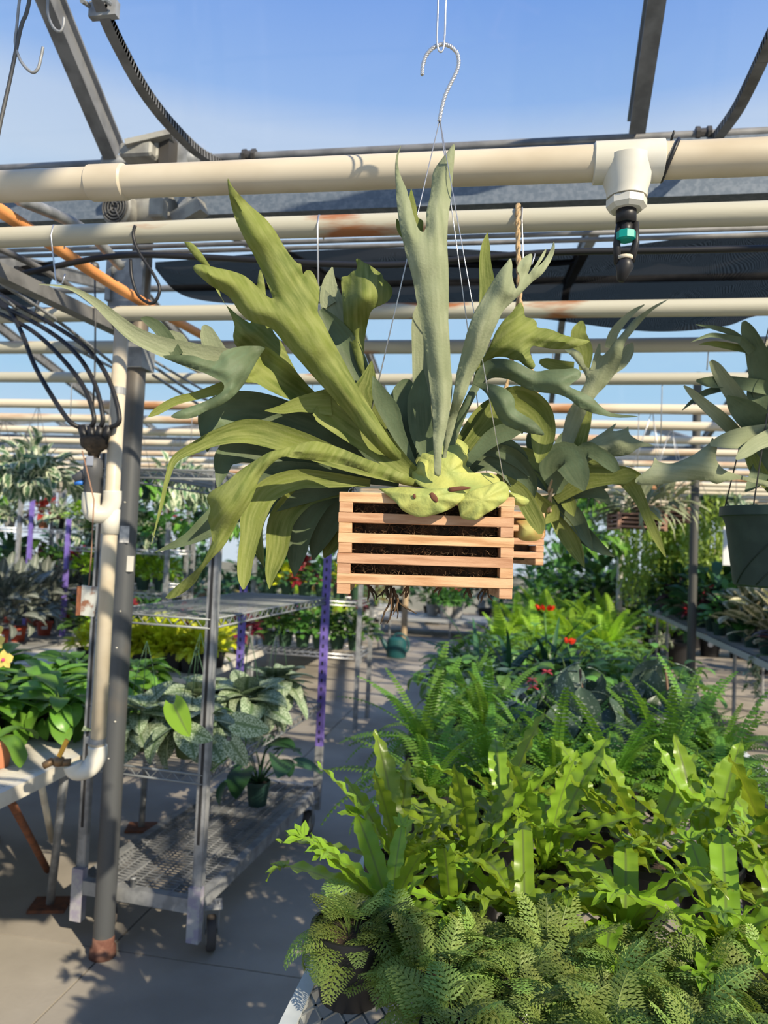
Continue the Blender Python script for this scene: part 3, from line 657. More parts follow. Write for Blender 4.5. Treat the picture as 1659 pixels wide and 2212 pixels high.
blade(SF, O, stag, [(230,525),(270,532),(310,570),(345,620),(375,670),(400,740),(430,830),(470,870),(510,905),(560,938),(575,930),(600,800),(605,740),(620,668),(640,720),(650,800),(660,900),(690,990),(730,1040),(760,1100),(790,1160),(830,1230),(890,1295),(1100,1440),(1300,1600),(1250,1620),(1000,1460),(800,1345),(680,1200),(600,1090),(560,1062),(500,1062),(482,1010),(490,960),(470,900),(440,840),(405,790),(380,740),(340,660),(290,610),(250,560)], Z4,
    [(850,990,D),(700,880,D+.02),(600,780,D-.02),(500,690,D-.04),(400,523,D-.06),(563,600,D+.0)], cup=-0.012, axis=((850,1000),(500,690)), seed=3)
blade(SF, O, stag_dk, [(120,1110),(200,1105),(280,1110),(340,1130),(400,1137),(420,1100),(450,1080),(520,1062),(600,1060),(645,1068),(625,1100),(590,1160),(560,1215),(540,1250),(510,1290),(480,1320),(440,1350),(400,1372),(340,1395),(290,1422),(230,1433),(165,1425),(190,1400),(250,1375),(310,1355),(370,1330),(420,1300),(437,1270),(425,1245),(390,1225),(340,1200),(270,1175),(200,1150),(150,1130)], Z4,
    [(350,768,D-.15),(450,770,D-.15),(565,752,D-.10),(530,820,D-.135),(470,860,D-.16),(372,899,D-.18)], cup=-0.012, axis=((570,750),(370,890)), label='grey-green frond folded into drooping lobes', seed=5)
blade(SF, O, stag, [(560,1215),(600,1130),(640,1064),(680,1080),(720,1110),(780,1160),(830,1220),(900,1295),(1060,1420),(1300,1600),(1260,1620),(1000,1470),(850,1365),(800,1345),(740,1322),(660,1285),(600,1250),(545,1245)], Z4,
    [(850,1000,D-.01),(680,850,D-.05),(570,755,D-.09),(540,820,D-.125)], cup=0.02, axis=((850,1000),(560,780)), seed=6)
frond(SF, O, stag, [([(505,830,30),(430,853,18),(380,866,18),(340,888,16),(320,901,2)], D-0.11, D-0.13)])
frond(SF, O, stag_pale, [([(520,788,60),(455,778,60),(400,764,52),(340,745,40),(290,722,34),(245,686,26),(205,652,18),(150,622,8),(84,614,1)], D-0.10, D-0.24, dict(cup=0.2)),
    ([(470,770,50),(455,738,40),(446,715,28),(439,703,8)], D-0.10, D-0.11),
    ([(400,770,40),(378,740,50),(366,725,30),(356,716,4)], D-0.115, D-0.12)], 'long pale frond tapering to a thread-like curling tip')
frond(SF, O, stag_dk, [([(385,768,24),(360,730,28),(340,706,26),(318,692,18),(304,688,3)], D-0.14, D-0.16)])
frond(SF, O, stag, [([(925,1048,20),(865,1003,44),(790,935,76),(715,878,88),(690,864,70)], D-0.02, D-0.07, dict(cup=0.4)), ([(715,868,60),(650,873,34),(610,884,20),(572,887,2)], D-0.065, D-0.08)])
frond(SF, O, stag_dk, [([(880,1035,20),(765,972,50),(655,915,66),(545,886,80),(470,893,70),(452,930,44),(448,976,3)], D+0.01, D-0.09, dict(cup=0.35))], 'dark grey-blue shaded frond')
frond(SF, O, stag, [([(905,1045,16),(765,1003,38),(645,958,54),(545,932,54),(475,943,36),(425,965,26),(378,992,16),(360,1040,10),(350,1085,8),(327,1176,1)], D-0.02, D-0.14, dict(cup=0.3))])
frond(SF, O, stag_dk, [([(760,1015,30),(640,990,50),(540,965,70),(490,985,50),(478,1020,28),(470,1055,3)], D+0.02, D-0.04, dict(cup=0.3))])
blade(SF, O, stag, [(105,906),(118,888),(160,850),(210,810),(250,770),(275,720),(290,680),(285,630),(275,590),(285,550),(270,510),(290,480),(340,450),(400,400),(460,360),(520,325),(580,310),(650,290),(700,282),(760,295),(830,320),(900,350),(980,380),(1050,410),(1110,440),(1158,468),(1060,457),(980,432),(900,402),(800,372),(700,360),(620,350),(570,345),(520,380),(480,430),(462,480),(440,530),(400,590),(370,650),(330,710),(290,750),(250,800),(220,850),(170,890),(130,909)], Z7,
    [(925,1052,D-.03),(850,1010,D-.06),(760,985,D-.09),(650,965,D-.12),(580,990,D-.15),(500,1080,D-.17),(460,1170,D-.15),(360,1290,D-.10)], cup=-0.012, axis=((600,980),(440,1220)), label='wide pale-green frond arching forward and drooping', seed=7)
frond(SF, O, stag, [([(800,1043,16),(700,1036,36),(640,1036,44),(580,1060,52),(549,1110,54),(540,1160,42),(530,1210,34),(527,1250,26),(526,1273,5)], D-0.02, D-0.08, dict(cup=0.3))])
frond(SF, O, stag_dk, [([(862,1045,14),(760,1028,30),(690,1020,36),(600,1016,38),(540,1035,30),(500,1062,14),(470,1085,2)], D+0.0, D-0.05)])
frond(SF, O, stag_dk, [([(760,1050,20),(600,1082,44),(505,1100,60),(455,1132,52),(405,1165,26),(335,1192,1)], D+0.05, D+0.02)])
for i, pts in enumerate(([(740,1062,20),(660,1070,50),(610,1120,56),(598,1190,46),(585,1240,24),(582,1272,2)], [(745,1062,20),(690,1080,50),(650,1140,56),(640,1200,40),(636,1246,3)],
        [(740,1050,20),(640,1050,40),(570,1090,44),(550,1140,36),(560,1190,20),(570,1225,2)], [(750,1080,20),(715,1110,60),(690,1160,50),(676,1210,3)], [(748,1090,24),(730,1140,50),(715,1175,40),(700,1205,4)],
        [(760,1062,16),(690,1058,30),(640,1085,36),(605,1150,34),(600,1215,3)])):
    frond(SF, O, stag_dk if i % 2 else stag, [(pts, D+0.05+0.01*i, D+0.03+0.012*i, dict(cup=0.4))])
frond(SF, O, stag_dk, [([(800,1000,24),(795,900,40),(776,815,52),(752,755,54),(722,710,46),(693,668,14)], D+0.03, D+0.03, dict(cup=0.4))])
blade(SF, O, stag, [(1150,1215),(1125,1175),(1100,1100),(1075,1020),(1050,960),(1045,880),(1040,800),(1035,720),(1045,705),(1070,700),(1090,680),(1112,670),(1117,645),(1110,620),(1125,613),(1150,630),(1180,645),(1215,670),(1245,695),(1252,715),(1280,740),(1298,770),(1295,800),(1275,830),(1240,850),(1205,866),(1185,890),(1170,950),(1157,1020),(1152,1090),(1152,1150),(1200,1420),(1170,1420)], Z4,
    [(800,890,D+.03),(770,720,D+.03),(745,610,D+.04),(790,640,D-.03),(845,630,D+.02),(775,562,D+.03)], cup=-0.014, axis=((790,800),(790,600)), label='olive frond with a rounded cupped head', seed=8)
frond(SF, O, stag_pale, [([(775,900,20),(755,790,40),(735,710,56),(716,650,50),(712,610,30),(718,577,3)], D+0.06, D+0.07), ([(712,660,34),(700,640,26),(692,618,4)], D+0.065, D+0.07)])
# tall pair in the middle
blade(SF, O, stag_pale, [(447,1720),(440,1560),(440,1450),(430,1330),(415,1200),(400,1080),(380,960),(355,830),(340,740),(320,660),(300,590),(285,520),(265,420),(255,340),(248,230),(245,150),(250,90),(262,60),(276,33),(263,80),(259,120),(268,170),(285,215),(305,260),(320,310),(335,370),(350,420),(365,460),(385,476),(398,465),(405,430),(405,380),(412,340),(425,290),(432,230),(440,170),(470,120),(510,70),(547,25),(549,90),(540,200),(530,300),(520,390),(515,450),(512,540),(518,640),(520,740),(520,840),(518,930),(525,1040),(530,1150),(538,1250),(535,1330),(520,1420),(500,1520),(485,1600),(478,1720)], Z5,
    [(944,1060,D-.066),(944,1000,D-.066),(946,900,D-.066),(940,700,D-.07),(915,520,D-.07),(860,350,D-.02),(972,330,D-.04)], cup=-0.012, axis=((944,1040),(915,520)), label='tall felted frond standing upright with a forked tip', seed=9)
blade(SF, O, stag, [(355,440),(330,400),(318,330),(320,280),(330,258),(345,310),(355,350),(362,400),(375,410),(390,425),(386,470),(370,500),(300,520),(262,480),(250,440),(252,410),(265,420),(290,470),(330,470)], Z5, [(890,430,D-.04),(900,490,D-.05)], cup=0.0, axis=((895,500),(888,420)))
blade(SF, O, stag_pale, [(484,1700),(500,1520),(525,1400),(545,1300),(560,1200),(580,1120),(600,1040),(620,970),(650,890),(685,830),(720,770),(770,690),(810,640),(836,612),(846,650),(845,700),(858,755),(868,765),(880,740),(882,700),(870,670),(878,640),(905,605),(945,588),(943,640),(925,695),(960,650),(1000,585),(1019,563),(1010,600),(975,655),(1010,620),(1040,570),(1058,526),(1062,570),(1040,630),(1000,690),(950,730),(900,780),(850,830),(800,880),(770,940),(740,1010),(710,1090),(680,1150),(640,1220),(610,1300),(570,1400),(540,1510),(512,1600),(500,1700)], Z5,
    [(955,1010,D-.03),(975,930,D-.04),(1000,830,D-.075),(1060,680,D-.10),(1100,600,D-.11),(1140,590,D-.08),(1190,540,D-.05)], cup=-0.014, axis=((955,1010),(1090,620)), label='straight felted frond leaning out with slit tips', seed=10)
frond(SF, O, stag, [([(1035,760,26),(1050,690,34),(1054,630,36),(1048,570,26),(1049,530,18),(1053,503,2)], D-0.02, D-0.01)])
blade(SF, O, stag, [(640,1260),(660,1180),(690,1130),(730,1060),(760,990),(800,930),(840,890),(870,850),(890,838),(905,870),(912,910),(950,920),(970,940),(976,965),(1040,975),(1100,1000),(1170,1020),(1242,1035),(1190,1060),(1130,1075),(1060,1075),(990,1065),(950,1060),(935,1085),(945,1120),(963,1160),(945,1179),(910,1160),(880,1135),(850,1130),(800,1115),(740,1125),(690,1190),(640,1300),(590,1420),(540,1600),(500,1600),(560,1420)], Z5,
    [(980,960,D+.01),(1040,800,D+.0),(1090,740,D-.02),(1125,660,D-.0),(1270,737,D-.05),(1150,790,D-.04)], cup=-0.014, axis=((1000,850),(1180,735)), label='yellow-green antler-shaped frond', seed=11)
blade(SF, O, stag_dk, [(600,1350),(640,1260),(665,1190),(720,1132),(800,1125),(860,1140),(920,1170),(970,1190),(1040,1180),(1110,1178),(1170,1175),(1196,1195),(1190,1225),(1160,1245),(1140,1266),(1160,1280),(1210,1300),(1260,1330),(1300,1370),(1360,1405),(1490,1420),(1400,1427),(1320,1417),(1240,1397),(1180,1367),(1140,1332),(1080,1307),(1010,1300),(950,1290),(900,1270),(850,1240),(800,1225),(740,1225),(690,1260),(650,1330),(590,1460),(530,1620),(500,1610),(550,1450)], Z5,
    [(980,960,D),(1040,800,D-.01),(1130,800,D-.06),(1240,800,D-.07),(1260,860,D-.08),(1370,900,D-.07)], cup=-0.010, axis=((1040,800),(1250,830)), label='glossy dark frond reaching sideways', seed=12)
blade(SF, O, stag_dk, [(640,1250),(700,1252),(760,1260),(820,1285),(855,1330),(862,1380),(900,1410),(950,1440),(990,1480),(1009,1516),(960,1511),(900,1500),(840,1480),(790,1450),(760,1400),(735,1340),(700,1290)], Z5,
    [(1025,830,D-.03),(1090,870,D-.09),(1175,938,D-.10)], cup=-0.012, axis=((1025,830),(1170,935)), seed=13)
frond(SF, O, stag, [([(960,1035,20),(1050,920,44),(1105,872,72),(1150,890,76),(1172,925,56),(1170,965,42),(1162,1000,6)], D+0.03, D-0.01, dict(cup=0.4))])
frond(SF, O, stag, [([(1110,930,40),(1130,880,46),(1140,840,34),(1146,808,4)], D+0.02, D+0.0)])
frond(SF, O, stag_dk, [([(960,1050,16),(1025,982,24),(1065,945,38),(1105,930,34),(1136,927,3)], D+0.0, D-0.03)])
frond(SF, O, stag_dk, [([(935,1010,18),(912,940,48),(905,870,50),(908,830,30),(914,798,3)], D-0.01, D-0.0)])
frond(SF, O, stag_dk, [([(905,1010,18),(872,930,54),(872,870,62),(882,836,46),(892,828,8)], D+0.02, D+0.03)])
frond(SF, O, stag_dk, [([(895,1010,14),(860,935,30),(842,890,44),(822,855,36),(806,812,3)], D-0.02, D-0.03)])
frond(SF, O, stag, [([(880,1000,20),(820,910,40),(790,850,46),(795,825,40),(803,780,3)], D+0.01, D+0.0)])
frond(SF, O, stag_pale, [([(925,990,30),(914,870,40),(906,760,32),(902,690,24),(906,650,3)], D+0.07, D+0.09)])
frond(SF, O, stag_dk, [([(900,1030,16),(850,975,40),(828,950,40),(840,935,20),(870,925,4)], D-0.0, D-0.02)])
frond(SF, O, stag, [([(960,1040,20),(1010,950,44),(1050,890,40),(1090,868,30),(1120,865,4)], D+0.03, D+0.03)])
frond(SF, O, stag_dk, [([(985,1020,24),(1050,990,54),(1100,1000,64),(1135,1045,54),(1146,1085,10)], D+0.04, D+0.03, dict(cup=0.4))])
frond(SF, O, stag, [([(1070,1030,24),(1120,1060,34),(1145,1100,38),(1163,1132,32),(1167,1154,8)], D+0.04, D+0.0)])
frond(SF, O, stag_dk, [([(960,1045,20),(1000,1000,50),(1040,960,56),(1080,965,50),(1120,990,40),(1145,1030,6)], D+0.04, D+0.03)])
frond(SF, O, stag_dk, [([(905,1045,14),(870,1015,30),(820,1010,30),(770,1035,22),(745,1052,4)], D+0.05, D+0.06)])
# shield fronds hugging the crown and lapping over the top slat
DF = BD-0.012
sh = obj('shield_frond', sheet([(905,975,D),(935,950,D+.02),(980,945,D+.02),(1008,960,D+.01),(1016,985,D),(1013,1008,D),(1030,1024,D-.01),(1062,1022,D-.02),(1080,1042,D-.03),(1040,1062,DF),(985,1066,DF),(930,1062,DF),(890,1030,D-.03)], (970,1020), D-0.042, D, O, rings=9, ruf=0.004), shield_m, SF, label='ribbed yellow-green shield frond clasping the crown')
obj('shield_frond', sheet([(818,1056,DF+.02),(870,1052,DF+.012),(930,1056,DF-.01),(985,1052,DF-.012),(1016,1054,DF-.004),(1000,1078,DF-.016),(975,1098,DF-.014),(945,1110,DF-.012),(908,1117,DF-.012),(872,1104,DF-.014),(852,1082,DF-.01)], (925,1074), DF-0.022, DF, O, rings=8, ruf=0.003), shield_m, SF)
obj('shield_frond', sheet([(985,1078,DF-.008),(1020,1060,DF-.014),(1062,1045,DF-.006),(1085,1040,DF+.0),(1098,1052,DF-.002),(1098,1075,DF-.004),(1075,1095,DF-.012),(1050,1110,DF-.014),(1028,1123,DF-.016),(998,1119,DF-.014),(992,1102,DF-.012)], (1040,1080), DF-0.024, DF, O, rings=8, ruf=0.003), shield_m, SF)
obj('shield_frond', sheet([(1098,1062,DF+.02),(1120,1068,DF+.02),(1143,1080,DF+.02),(1132,1094,DF+.02),(1106,1086,DF+.02)], (1118,1078), DF+0.01, DF+.02, O, rings=4), shield_m, SF)
obj('shield_frond', sheet([(888,1010,D),(905,990,D),(930,985,D),(935,1020,D-.02),(925,1045,D-.04),(895,1030,D-.02)], (912,1012), D-0.04, D, O, rings=5, ruf=.004), shield_m, SF)
for (pts, dq) in (([(928,1066),(935,1064),(945,1075),(944,1085),(936,1082),(930,1075)], .0226), ([(970,1053),(1000,1050),(1018,1055),(985,1061),(970,1062)], .0185), ([(892,1068),(897,1067),(898,1076),(893,1076)], .0219)):
    cx = sum(p[0] for p in pts)/len(pts); cy = sum(p[1] for p in pts)/len(pts)
    obj('dry_patch', sheet([(x, y) for x, y in pts], (cx, cy), DF-dq, DF-dq+0.0006, O, rings=2, th=0.0012), brown_spot, SF)

# ------------------------------------------------------------------ leaf and frond meshes
def leafm(name, col, **k):
    k.setdefault('rough', 0.42); k.setdefault('trans', 0.28); k.setdefault('rnd', 0.22); k.setdefault('spec', 0.45)
    return mat(name, col, **k)
PROF = {'heart': lambda t: 1.62*(t+0.02)**0.38*max(0.0, 1-t)**0.8, 'lance': lambda t: math.sin(math.pi*min(1, t**0.8))**0.9 if 0 < t < 1 else 0.02,
        'oval': lambda t: math.sin(math.pi*t)**0.6 if 0 < t < 1 else 0.02, 'strap': lambda t: min(1, 0.35+t*3)*min(1, (1-t)*5+0.02)**0.6,
        'nest': lambda t: (0.22+0.78*min(1, t*1.9))*min(1, (1-t)*3.2+0.01)**0.7, 'long': lambda t: min(1, 0.2+t*4)*(1-t)**0.55+0.01}
def leaf_geo(b, L, W, kind='heart', fold=0.2, curl=0.6, nv=7, nu=4, wave=0.0, wf=8.0, pet=0.0, pr=0.002, pbend=0.5, side=0.0, M=None, ph=0.0):
    M = M or Matrix.Identity(4); V = []; UV = []; p = Vector((0, 0, 0)); ang = 0.0
    if pet:
        P = [p.copy()]; ang = pbend*0.5
        for i in range(5): P.append(P[-1]+Vector((0, math.cos(ang), math.sin(ang)))*pet/5); ang -= pbend*0.28
        b.tube([M @ q for q in P], [pr*1.3, pr*1.2, pr, pr, pr*0.9, pr*0.8], 4, False); p = P[-1]; ang -= 0.25
    pf = PROF[kind]
    for i in range(nv+1):
        t = i/nv; wd = W*pf(t)*0.5
        for k in range(nu+1):
            s = -1+2*k/nu; back = -0.2*L*s*s*(1-t)**3 if kind == 'heart' else 0
            n_ = Vector((0, -math.sin(ang), math.cos(ang))); d_ = Vector((0, math.cos(ang), math.sin(ang)))
            z = fold*abs(s)*wd + wave*W*abs(s)**1.5*math.sin(t*wf*2+ph+s*0.8)
            V.append(M @ (p+Vector((s*wd+side*L*t*t, 0, 0))+d_*back+n_*z)); UV.append((k/nu, t))
        st = L/nv; ang -= curl/nv; p = p+Vector((0, math.cos(ang), math.sin(ang)))*st
    F = [(i*(nu+1)+k, i*(nu+1)+k+1, (i+1)*(nu+1)+k+1, (i+1)*(nu+1)+k) for i in range(nv) for k in range(nu)]
    b.add(V, F, UV); return p, ang
def leaf_mesh(name, m, *a, **k):
    b = MB(); leaf_geo(b, *a, **k); return b.mesh(name, m)
def crested_mesh(name, m, L, W, curl, rr):
    b = MB(); p, ang = leaf_geo(b, L, W, 'strap', fold=0.25, curl=curl, nv=20, nu=4, wave=0.12, wf=17, ph=rr.random()*6)
    for k in range(5):
        az = (k-2)*0.5+rr.uniform(-.15,.15); M = Matrix.Translation(p-Vector((0, math.cos(ang), math.sin(ang)))*L*0.07) @ Matrix.Rotation(ang, 4, 'X') @ Matrix.Rotation(-az, 4, 'Z')
        leaf_geo(b, L*rr.uniform(.13,.22), W*0.40, 'lance', fold=0.3, curl=rr.uniform(-.3,1.2), nv=4, nu=2, wave=0.2, M=M)
    return b.mesh(name, m)
def boston_mesh(name, m, L, W, curl, pairs=24, ll=4):
    b = MB(); p = Vector((0,0,0)); ang = 0.0; P = [p.copy()]; stp = L/pairs
    for i in range(pairs):
        t = (i+0.5)/pairs; ang -= curl/pairs; d_ = Vector((0, math.cos(ang), math.sin(ang))); n_ = Vector((0, -math.sin(ang), math.cos(ang))); p = p+d_*stp; P.append(p.copy())
        l_ = W*0.5*(min(1, 0.45+t*2.2))*(1-t)**0.45+0.003; wd = stp*0.62
        for s in (-1, 1):
            o = Vector((s, 0, 0)); tip = p+o*l_+d_*l_*0.22-n_*l_*0.18
            b.add([p-d_*wd*0.6, p+o*l_*0.5-d_*wd*0.55+n_*l_*0.06, tip, p+o*l_*0.5+d_*wd*0.75+n_*l_*0.06, p+d_*wd*0.5], [(0,1,3,4),(1,2,3)] if s > 0 else [(4,3,1,0),(3,2,1)], [(0.5,0.2)]*5)
    b.tube(P, [0.0016*(1-i/(pairs+4)) for i in range(pairs+1)], 3, False); return b.mesh(name, m, False)
def lacy_mesh(name, m, L, W, curl, pairs=8, sub=5, bare=0.28):
    b = MB(); p = Vector((0,0,0)); ang = 0.25; P = [p.copy()]; n0 = 4
    for i in range(n0): ang -= 0.05; p = p+Vector((0, math.cos(ang), math.sin(ang)))*L*bare/n0; P.append(p.copy())
    stp = L*(1-bare)/pairs
    for i in range(pairs):
        t = i/pairs; ang -= curl/pairs; d_ = Vector((0, math.cos(ang), math.sin(ang))); n_ = Vector((0, -math.sin(ang), math.cos(ang))); p = p+d_*stp; P.append(p.copy())
        l_ = W*0.5*(1-t)**0.8+0.004
        for s in (-1, 1):
            pd = (Vector((s, 0, 0))+d_*0.5-n_*0.15).normalized(); ps = pd.cross(n_).normalized(); m_ = max(2, int(sub*(1-t*0.6)))
            for j in range(m_):
                u = j/m_; q = p+pd*l_*(j+0.5)/m_-n_*l_*0.22*u*u; w2 = min(stp*0.60, l_*0.34)*(1-u)**0.6+0.0012; hl = l_/m_*0.66
                for s2 in (-1, 1):
                    e = q+ps*s2*w2+pd*w2*0.6+n_*w2*0.15
                    b.add([q-pd*hl*0.8, q+ps*s2*w2*0.6-pd*hl*0.5, e, q+ps*s2*w2*0.45+pd*hl*1.2], [(0,1,2,3)] if s2 < 0 else [(3,2,1,0)], [(0.5,0.3)]*4)
    b.tube(P, [0.0011]*len(P), 3, False); return b.mesh(name, m, False)

# ------------------------------------------------------------------ plants
def pot_mesh(name, r, h, m, taper=0.74, seg=20):
    return autosmooth_me(MB().lathe([(r*taper, 0), (r*0.96, h*0.84), (r, h*0.84), (r*1.03, h*0.86), (r*1.03, h), (r*0.95, h), (r*0.92, h*0.86), (r*0.90, h*0.84)], seg).mesh(name, m))
def autosmooth_me(me): me.set_sharp_from_angle(angle=0.6); return me
def soil_mesh(r, h): return MB().lathe([(r*0.9, h*0.80), (r*0.9, h*0.85), (r*0.5, h*0.9), (0.002, h*0.9)], 14).mesh('soil', soil_m)
POT = {}
def pot_of(kind):
    if kind not in POT:
        r, h, m = kind; POT[kind] = (pot_mesh('pot', r, h, m), soil_mesh(r, h))
    return POT[kind]
def plant(name, label, cat, loc, leaves, n, elev, scale, pot=None, group=None, part='leaf', spread=0.02, rr=None, droop=0.0, az0=0.0, arc=2*math.pi, extra=None, crown=0.9, jit=0.35):
    rr = rr or random.Random(hash((round(loc[0],3), round(loc[1],3), n)) & 0xffff)
    t = thing(name, label, cat, loc, 0, group); h = 0.0
    if pot:
        pm, so = pot_of(pot); put('pot', pm, t); put('soil', so, t); h = pot[1]*crown
    for i in range(n):
        az = az0 + (i*2.39996 % (2*math.pi))/(2*math.pi)*arc + rr.uniform(-jit, jit); u = (i+0.5)/n
        e = elev[0]+(elev[1]-elev[0])*u+rr.uniform(-.12,.12); s = rr.uniform(*scale); r = spread*math.sqrt(1-u)*rr.uniform(.5, 1.1)
        M = Matrix.Translation((-r*math.sin(az), r*math.cos(az), h-droop*(1-u))) @ Matrix.Rotation(az, 4, 'Z') @ Matrix.Rotation(e, 4, 'X') @ Matrix.Rotation(rr.uniform(-.6,.6) if part == 'leaf' else rr.uniform(-.35,.35), 4, 'Y') @ Matrix.Scale(s, 4)
        put(part, leaves[rr.randrange(len(leaves))], t, M)
    return t
def clump(name, m, n, make, radius, height, seed, elev=(0.1, 1.3), low=0.0, scale=(.7, 1.1)):
    """many small leaves of one far plant as one mesh"""
    rr = random.Random(seed); b = MB()
    for i in range(n):
        az = rr.uniform(0, 2*math.pi); u = rr.random(); th = rr.uniform(0, 1)
        r = radius*math.sqrt(u); z = low+height*(1-u*0.75)*rr.uniform(.35, 1); e = elev[0]+(elev[1]-elev[0])*(1-u)+rr.uniform(-.4,.4)
        M = Matrix.Translation((-r*math.sin(az), r*math.cos(az), z)) @ Matrix.Rotation(az+rr.uniform(-.6,.6), 4, 'Z') @ Matrix.Rotation(e, 4, 'X') @ Matrix.Rotation(rr.uniform(-.6,.6), 4, 'Y') @ Matrix.Scale(rr.uniform(*scale), 4)
        make(b, M, rr)
    return b.mesh(name, m)
def far_plant(name, label, cat, loc, foliage, pot=None, group=None, rz=None, s=1.0):
    t = thing(name, label, cat, loc, random.uniform(0, 6) if rz is None else rz, group); z = 0
    if pot:
        pm, so = pot_of(pot); put('pot', pm, t); z = pot[1]*0.85
    o = put('foliage', foliage, t, Matrix.Translation((0, 0, z)) @ Matrix.Scale(s, 4)); o['kind'] = 'stuff'; return t

m_nest = leafm('birds_nest_green', (0.19, 0.31, 0.025), rough=0.33, trans=0.28, tcol=(0.5, 0.62, 0.04), uvmode='mid', vcol=(0.13, 0.18, 0.04), rnd=0.35)
m_lacy = leafm('lacy_fern_green', (0.165, 0.25, 0.055), rough=0.55, trans=0.3, tcol=(0.4, 0.5, 0.06), col2=(0.29, 0.37, 0.09), nscale=12, rnd=0.5)
m_bost = leafm('boston_green', (0.115, 0.26, 0.03), rough=0.5, trans=0.35, tcol=(0.3, 0.5, 0.04), rnd=0.3)
m_lime = leafm('lime_fern', (0.27, 0.48, 0.03), rough=0.5, trans=0.4, tcol=(0.5, 0.7, 0.04), rnd=0.2)
m_poth = leafm('pothos_green', (0.13, 0.30, 0.035), rough=0.35, trans=0.25, col2=(0.22, 0.36, 0.07), nscale=28, nlo=0.55, nhi=0.7)
m_neon = leafm('neon_leaf', (0.62, 0.66, 0.03), rough=0.4, trans=0.3, rnd=0.25)
m_varg = leafm('variegated_cream', (0.10, 0.19, 0.09), rough=0.4, trans=0.2, uvmode='edge', vcol=(0.55, 0.60, 0.42))
m_satin = leafm('satin_silver', (0.12, 0.19, 0.08), rough=0.5, trans=0.2, uvmode='satin', vcol=(0.44, 0.52, 0.36), rnd=0.2)
m_dkveg = leafm('deep_green', (0.035, 0.105, 0.04), rough=0.4, trans=0.15, rnd=0.3)
m_mid = leafm('mid_green', (0.085, 0.205, 0.04), rough=0.4, trans=0.25, rnd=0.3)
m_prayer = leafm('silver_vein', (0.10, 0.13, 0.10), rough=0.45, trans=0.12, uvmode='vein', vcol=(0.66, 0.68, 0.60), rnd=0.3)
m_purple = leafm('purple_leaf', (0.05, 0.022, 0.03), rough=0.35, trans=0.1, rnd=0.4)
m_red = leafm('crimson_leaf', (0.22, 0.02, 0.03), rough=0.4, trans=0.2, rnd=0.3)
m_wing = leafm('angel_wing', (0.075, 0.12, 0.085), rough=0.4, trans=0.12, col2=(0.40, 0.45, 0.38), nscale=130, nlo=0.60, nhi=0.64)
m_bronz = leafm('bronze_leaf', (0.20, 0.16, 0.04), rough=0.4, trans=0.2, rnd=0.3)
m_blue = leafm('blue_green', (0.085, 0.16, 0.11), rough=0.45, trans=0.12, uvmode='vein', vcol=(0.30, 0.40, 0.33), rnd=0.3)
m_rubv = leafm('rubber_variegated', (0.16, 0.17, 0.07), rough=0.3, trans=0.12, uvmode='edge', vcol=(0.62, 0.55, 0.34), rnd=0.2)
m_flred = mat('scarlet_petal', (0.80, 0.06, 0.015), 0.5, trans=0.25)
m_flpink = mat('pink_petal', (0.80, 0.10, 0.14), 0.5, trans=0.25)
m_orch = mat('yellow_petal', (0.85, 0.68, 0.18), 0.5, trans=0.3); m_lip = mat('magenta_lip', (0.72, 0.05, 0.18), 0.5)
p_blk = black; p_terra = mat('terracotta_plastic', (0.36, 0.055, 0.025), 0.55); p_grn = mat('green_pot', (0.045, 0.10, 0.055), 0.5); p_dgrn = mat('dark_green_pot', (0.016, 0.05, 0.04), 0.5)
p_olive = mat('olive_pot', (0.075, 0.115, 0.04), 0.5); p_tan = mat('clay_pot', (0.52, 0.20, 0.10), 0.6); p_gry = mat('grey_pot', (0.30, 0.29, 0.28), 0.6)
label_m = mat('white_label', (0.75, 0.75, 0.75), 0.6)

rs = random.Random(11)
nest_w = [leaf_mesh('frond', m_nest, 0.30*k, 0.056, 'nest', 0.30, c, 32, 6, 0.11, 24, ph=k*9) for k, c in ((1, .5), (.9, .9), (1.1, .3), (.8, 1.3))]
nest_c = [crested_mesh('frond', m_nest, 0.20*k, 0.040, c, rs) for k, c in ((1, .3), (.9, .9), (1.15, .5), (.85, 1.4))]
lacy = [lacy_mesh('frond', m_lacy, L_, W_, c) for L_, W_, c in ((.125, .085, .9), (.11, .075, 1.4), (.14, .085, .5), (.10, .075, 1.8))]
bost = [boston_mesh('frond', m_bost, L_, W_, c) for L_, W_, c in ((.36, .07, .9), (.32, .065, 1.5), (.40, .075, .6), (.28, .06, 2.0))]
limef = [boston_mesh('frond', m_lime, L_, W_, c, 16) for L_, W_, c in ((.30, .10, 1.0), (.26, .09, 1.6), (.32, .11, .6))]
H = lambda m, L_, W_, c=.7, **k: leaf_mesh('leaf', m, L_, W_, 'heart', .22, c, **k)
poth = [H(m_poth, .085, .078, .7, pet=.07), H(m_poth, .07, .066, 1.1, pet=.06), H(m_poth, .095, .084, .4, pet=.05)]
satin = [H(m_satin, .135, .128, .6, pet=.07, nv=9, nu=6), H(m_satin, .115, .11, 1.1, pet=.08, nv=9, nu=6), H(m_satin, .14, .125, .3, pet=.06, nv=9, nu=6)]
neon = [H(m_neon, .08, .06, .6, pet=.06), H(m_neon, .07, .05, 1.1, pet=.06)]
philo = [H(m_dkveg, .12, .10, .6, pet=.17, pr=.003, nv=9), H(m_dkveg, .10, .085, 1.0, pet=.14, pr=.003, nv=9)]
varg = [H(m_varg, .075, .055, .8, pet=.05), H(m_varg, .065, .05, 1.2, pet=.05)]
wing = [leaf_mesh('leaf', m_wing, .19, .10, 'lance', .2, 1.3, 9, 4, .05, pet=.06, pr=.002, side=.1), leaf_mesh('leaf', m_wing, .16, .09, 'lance', .2, 1.8, 9, 4, .05, pet=.06, pr=.002, side=-.1)]
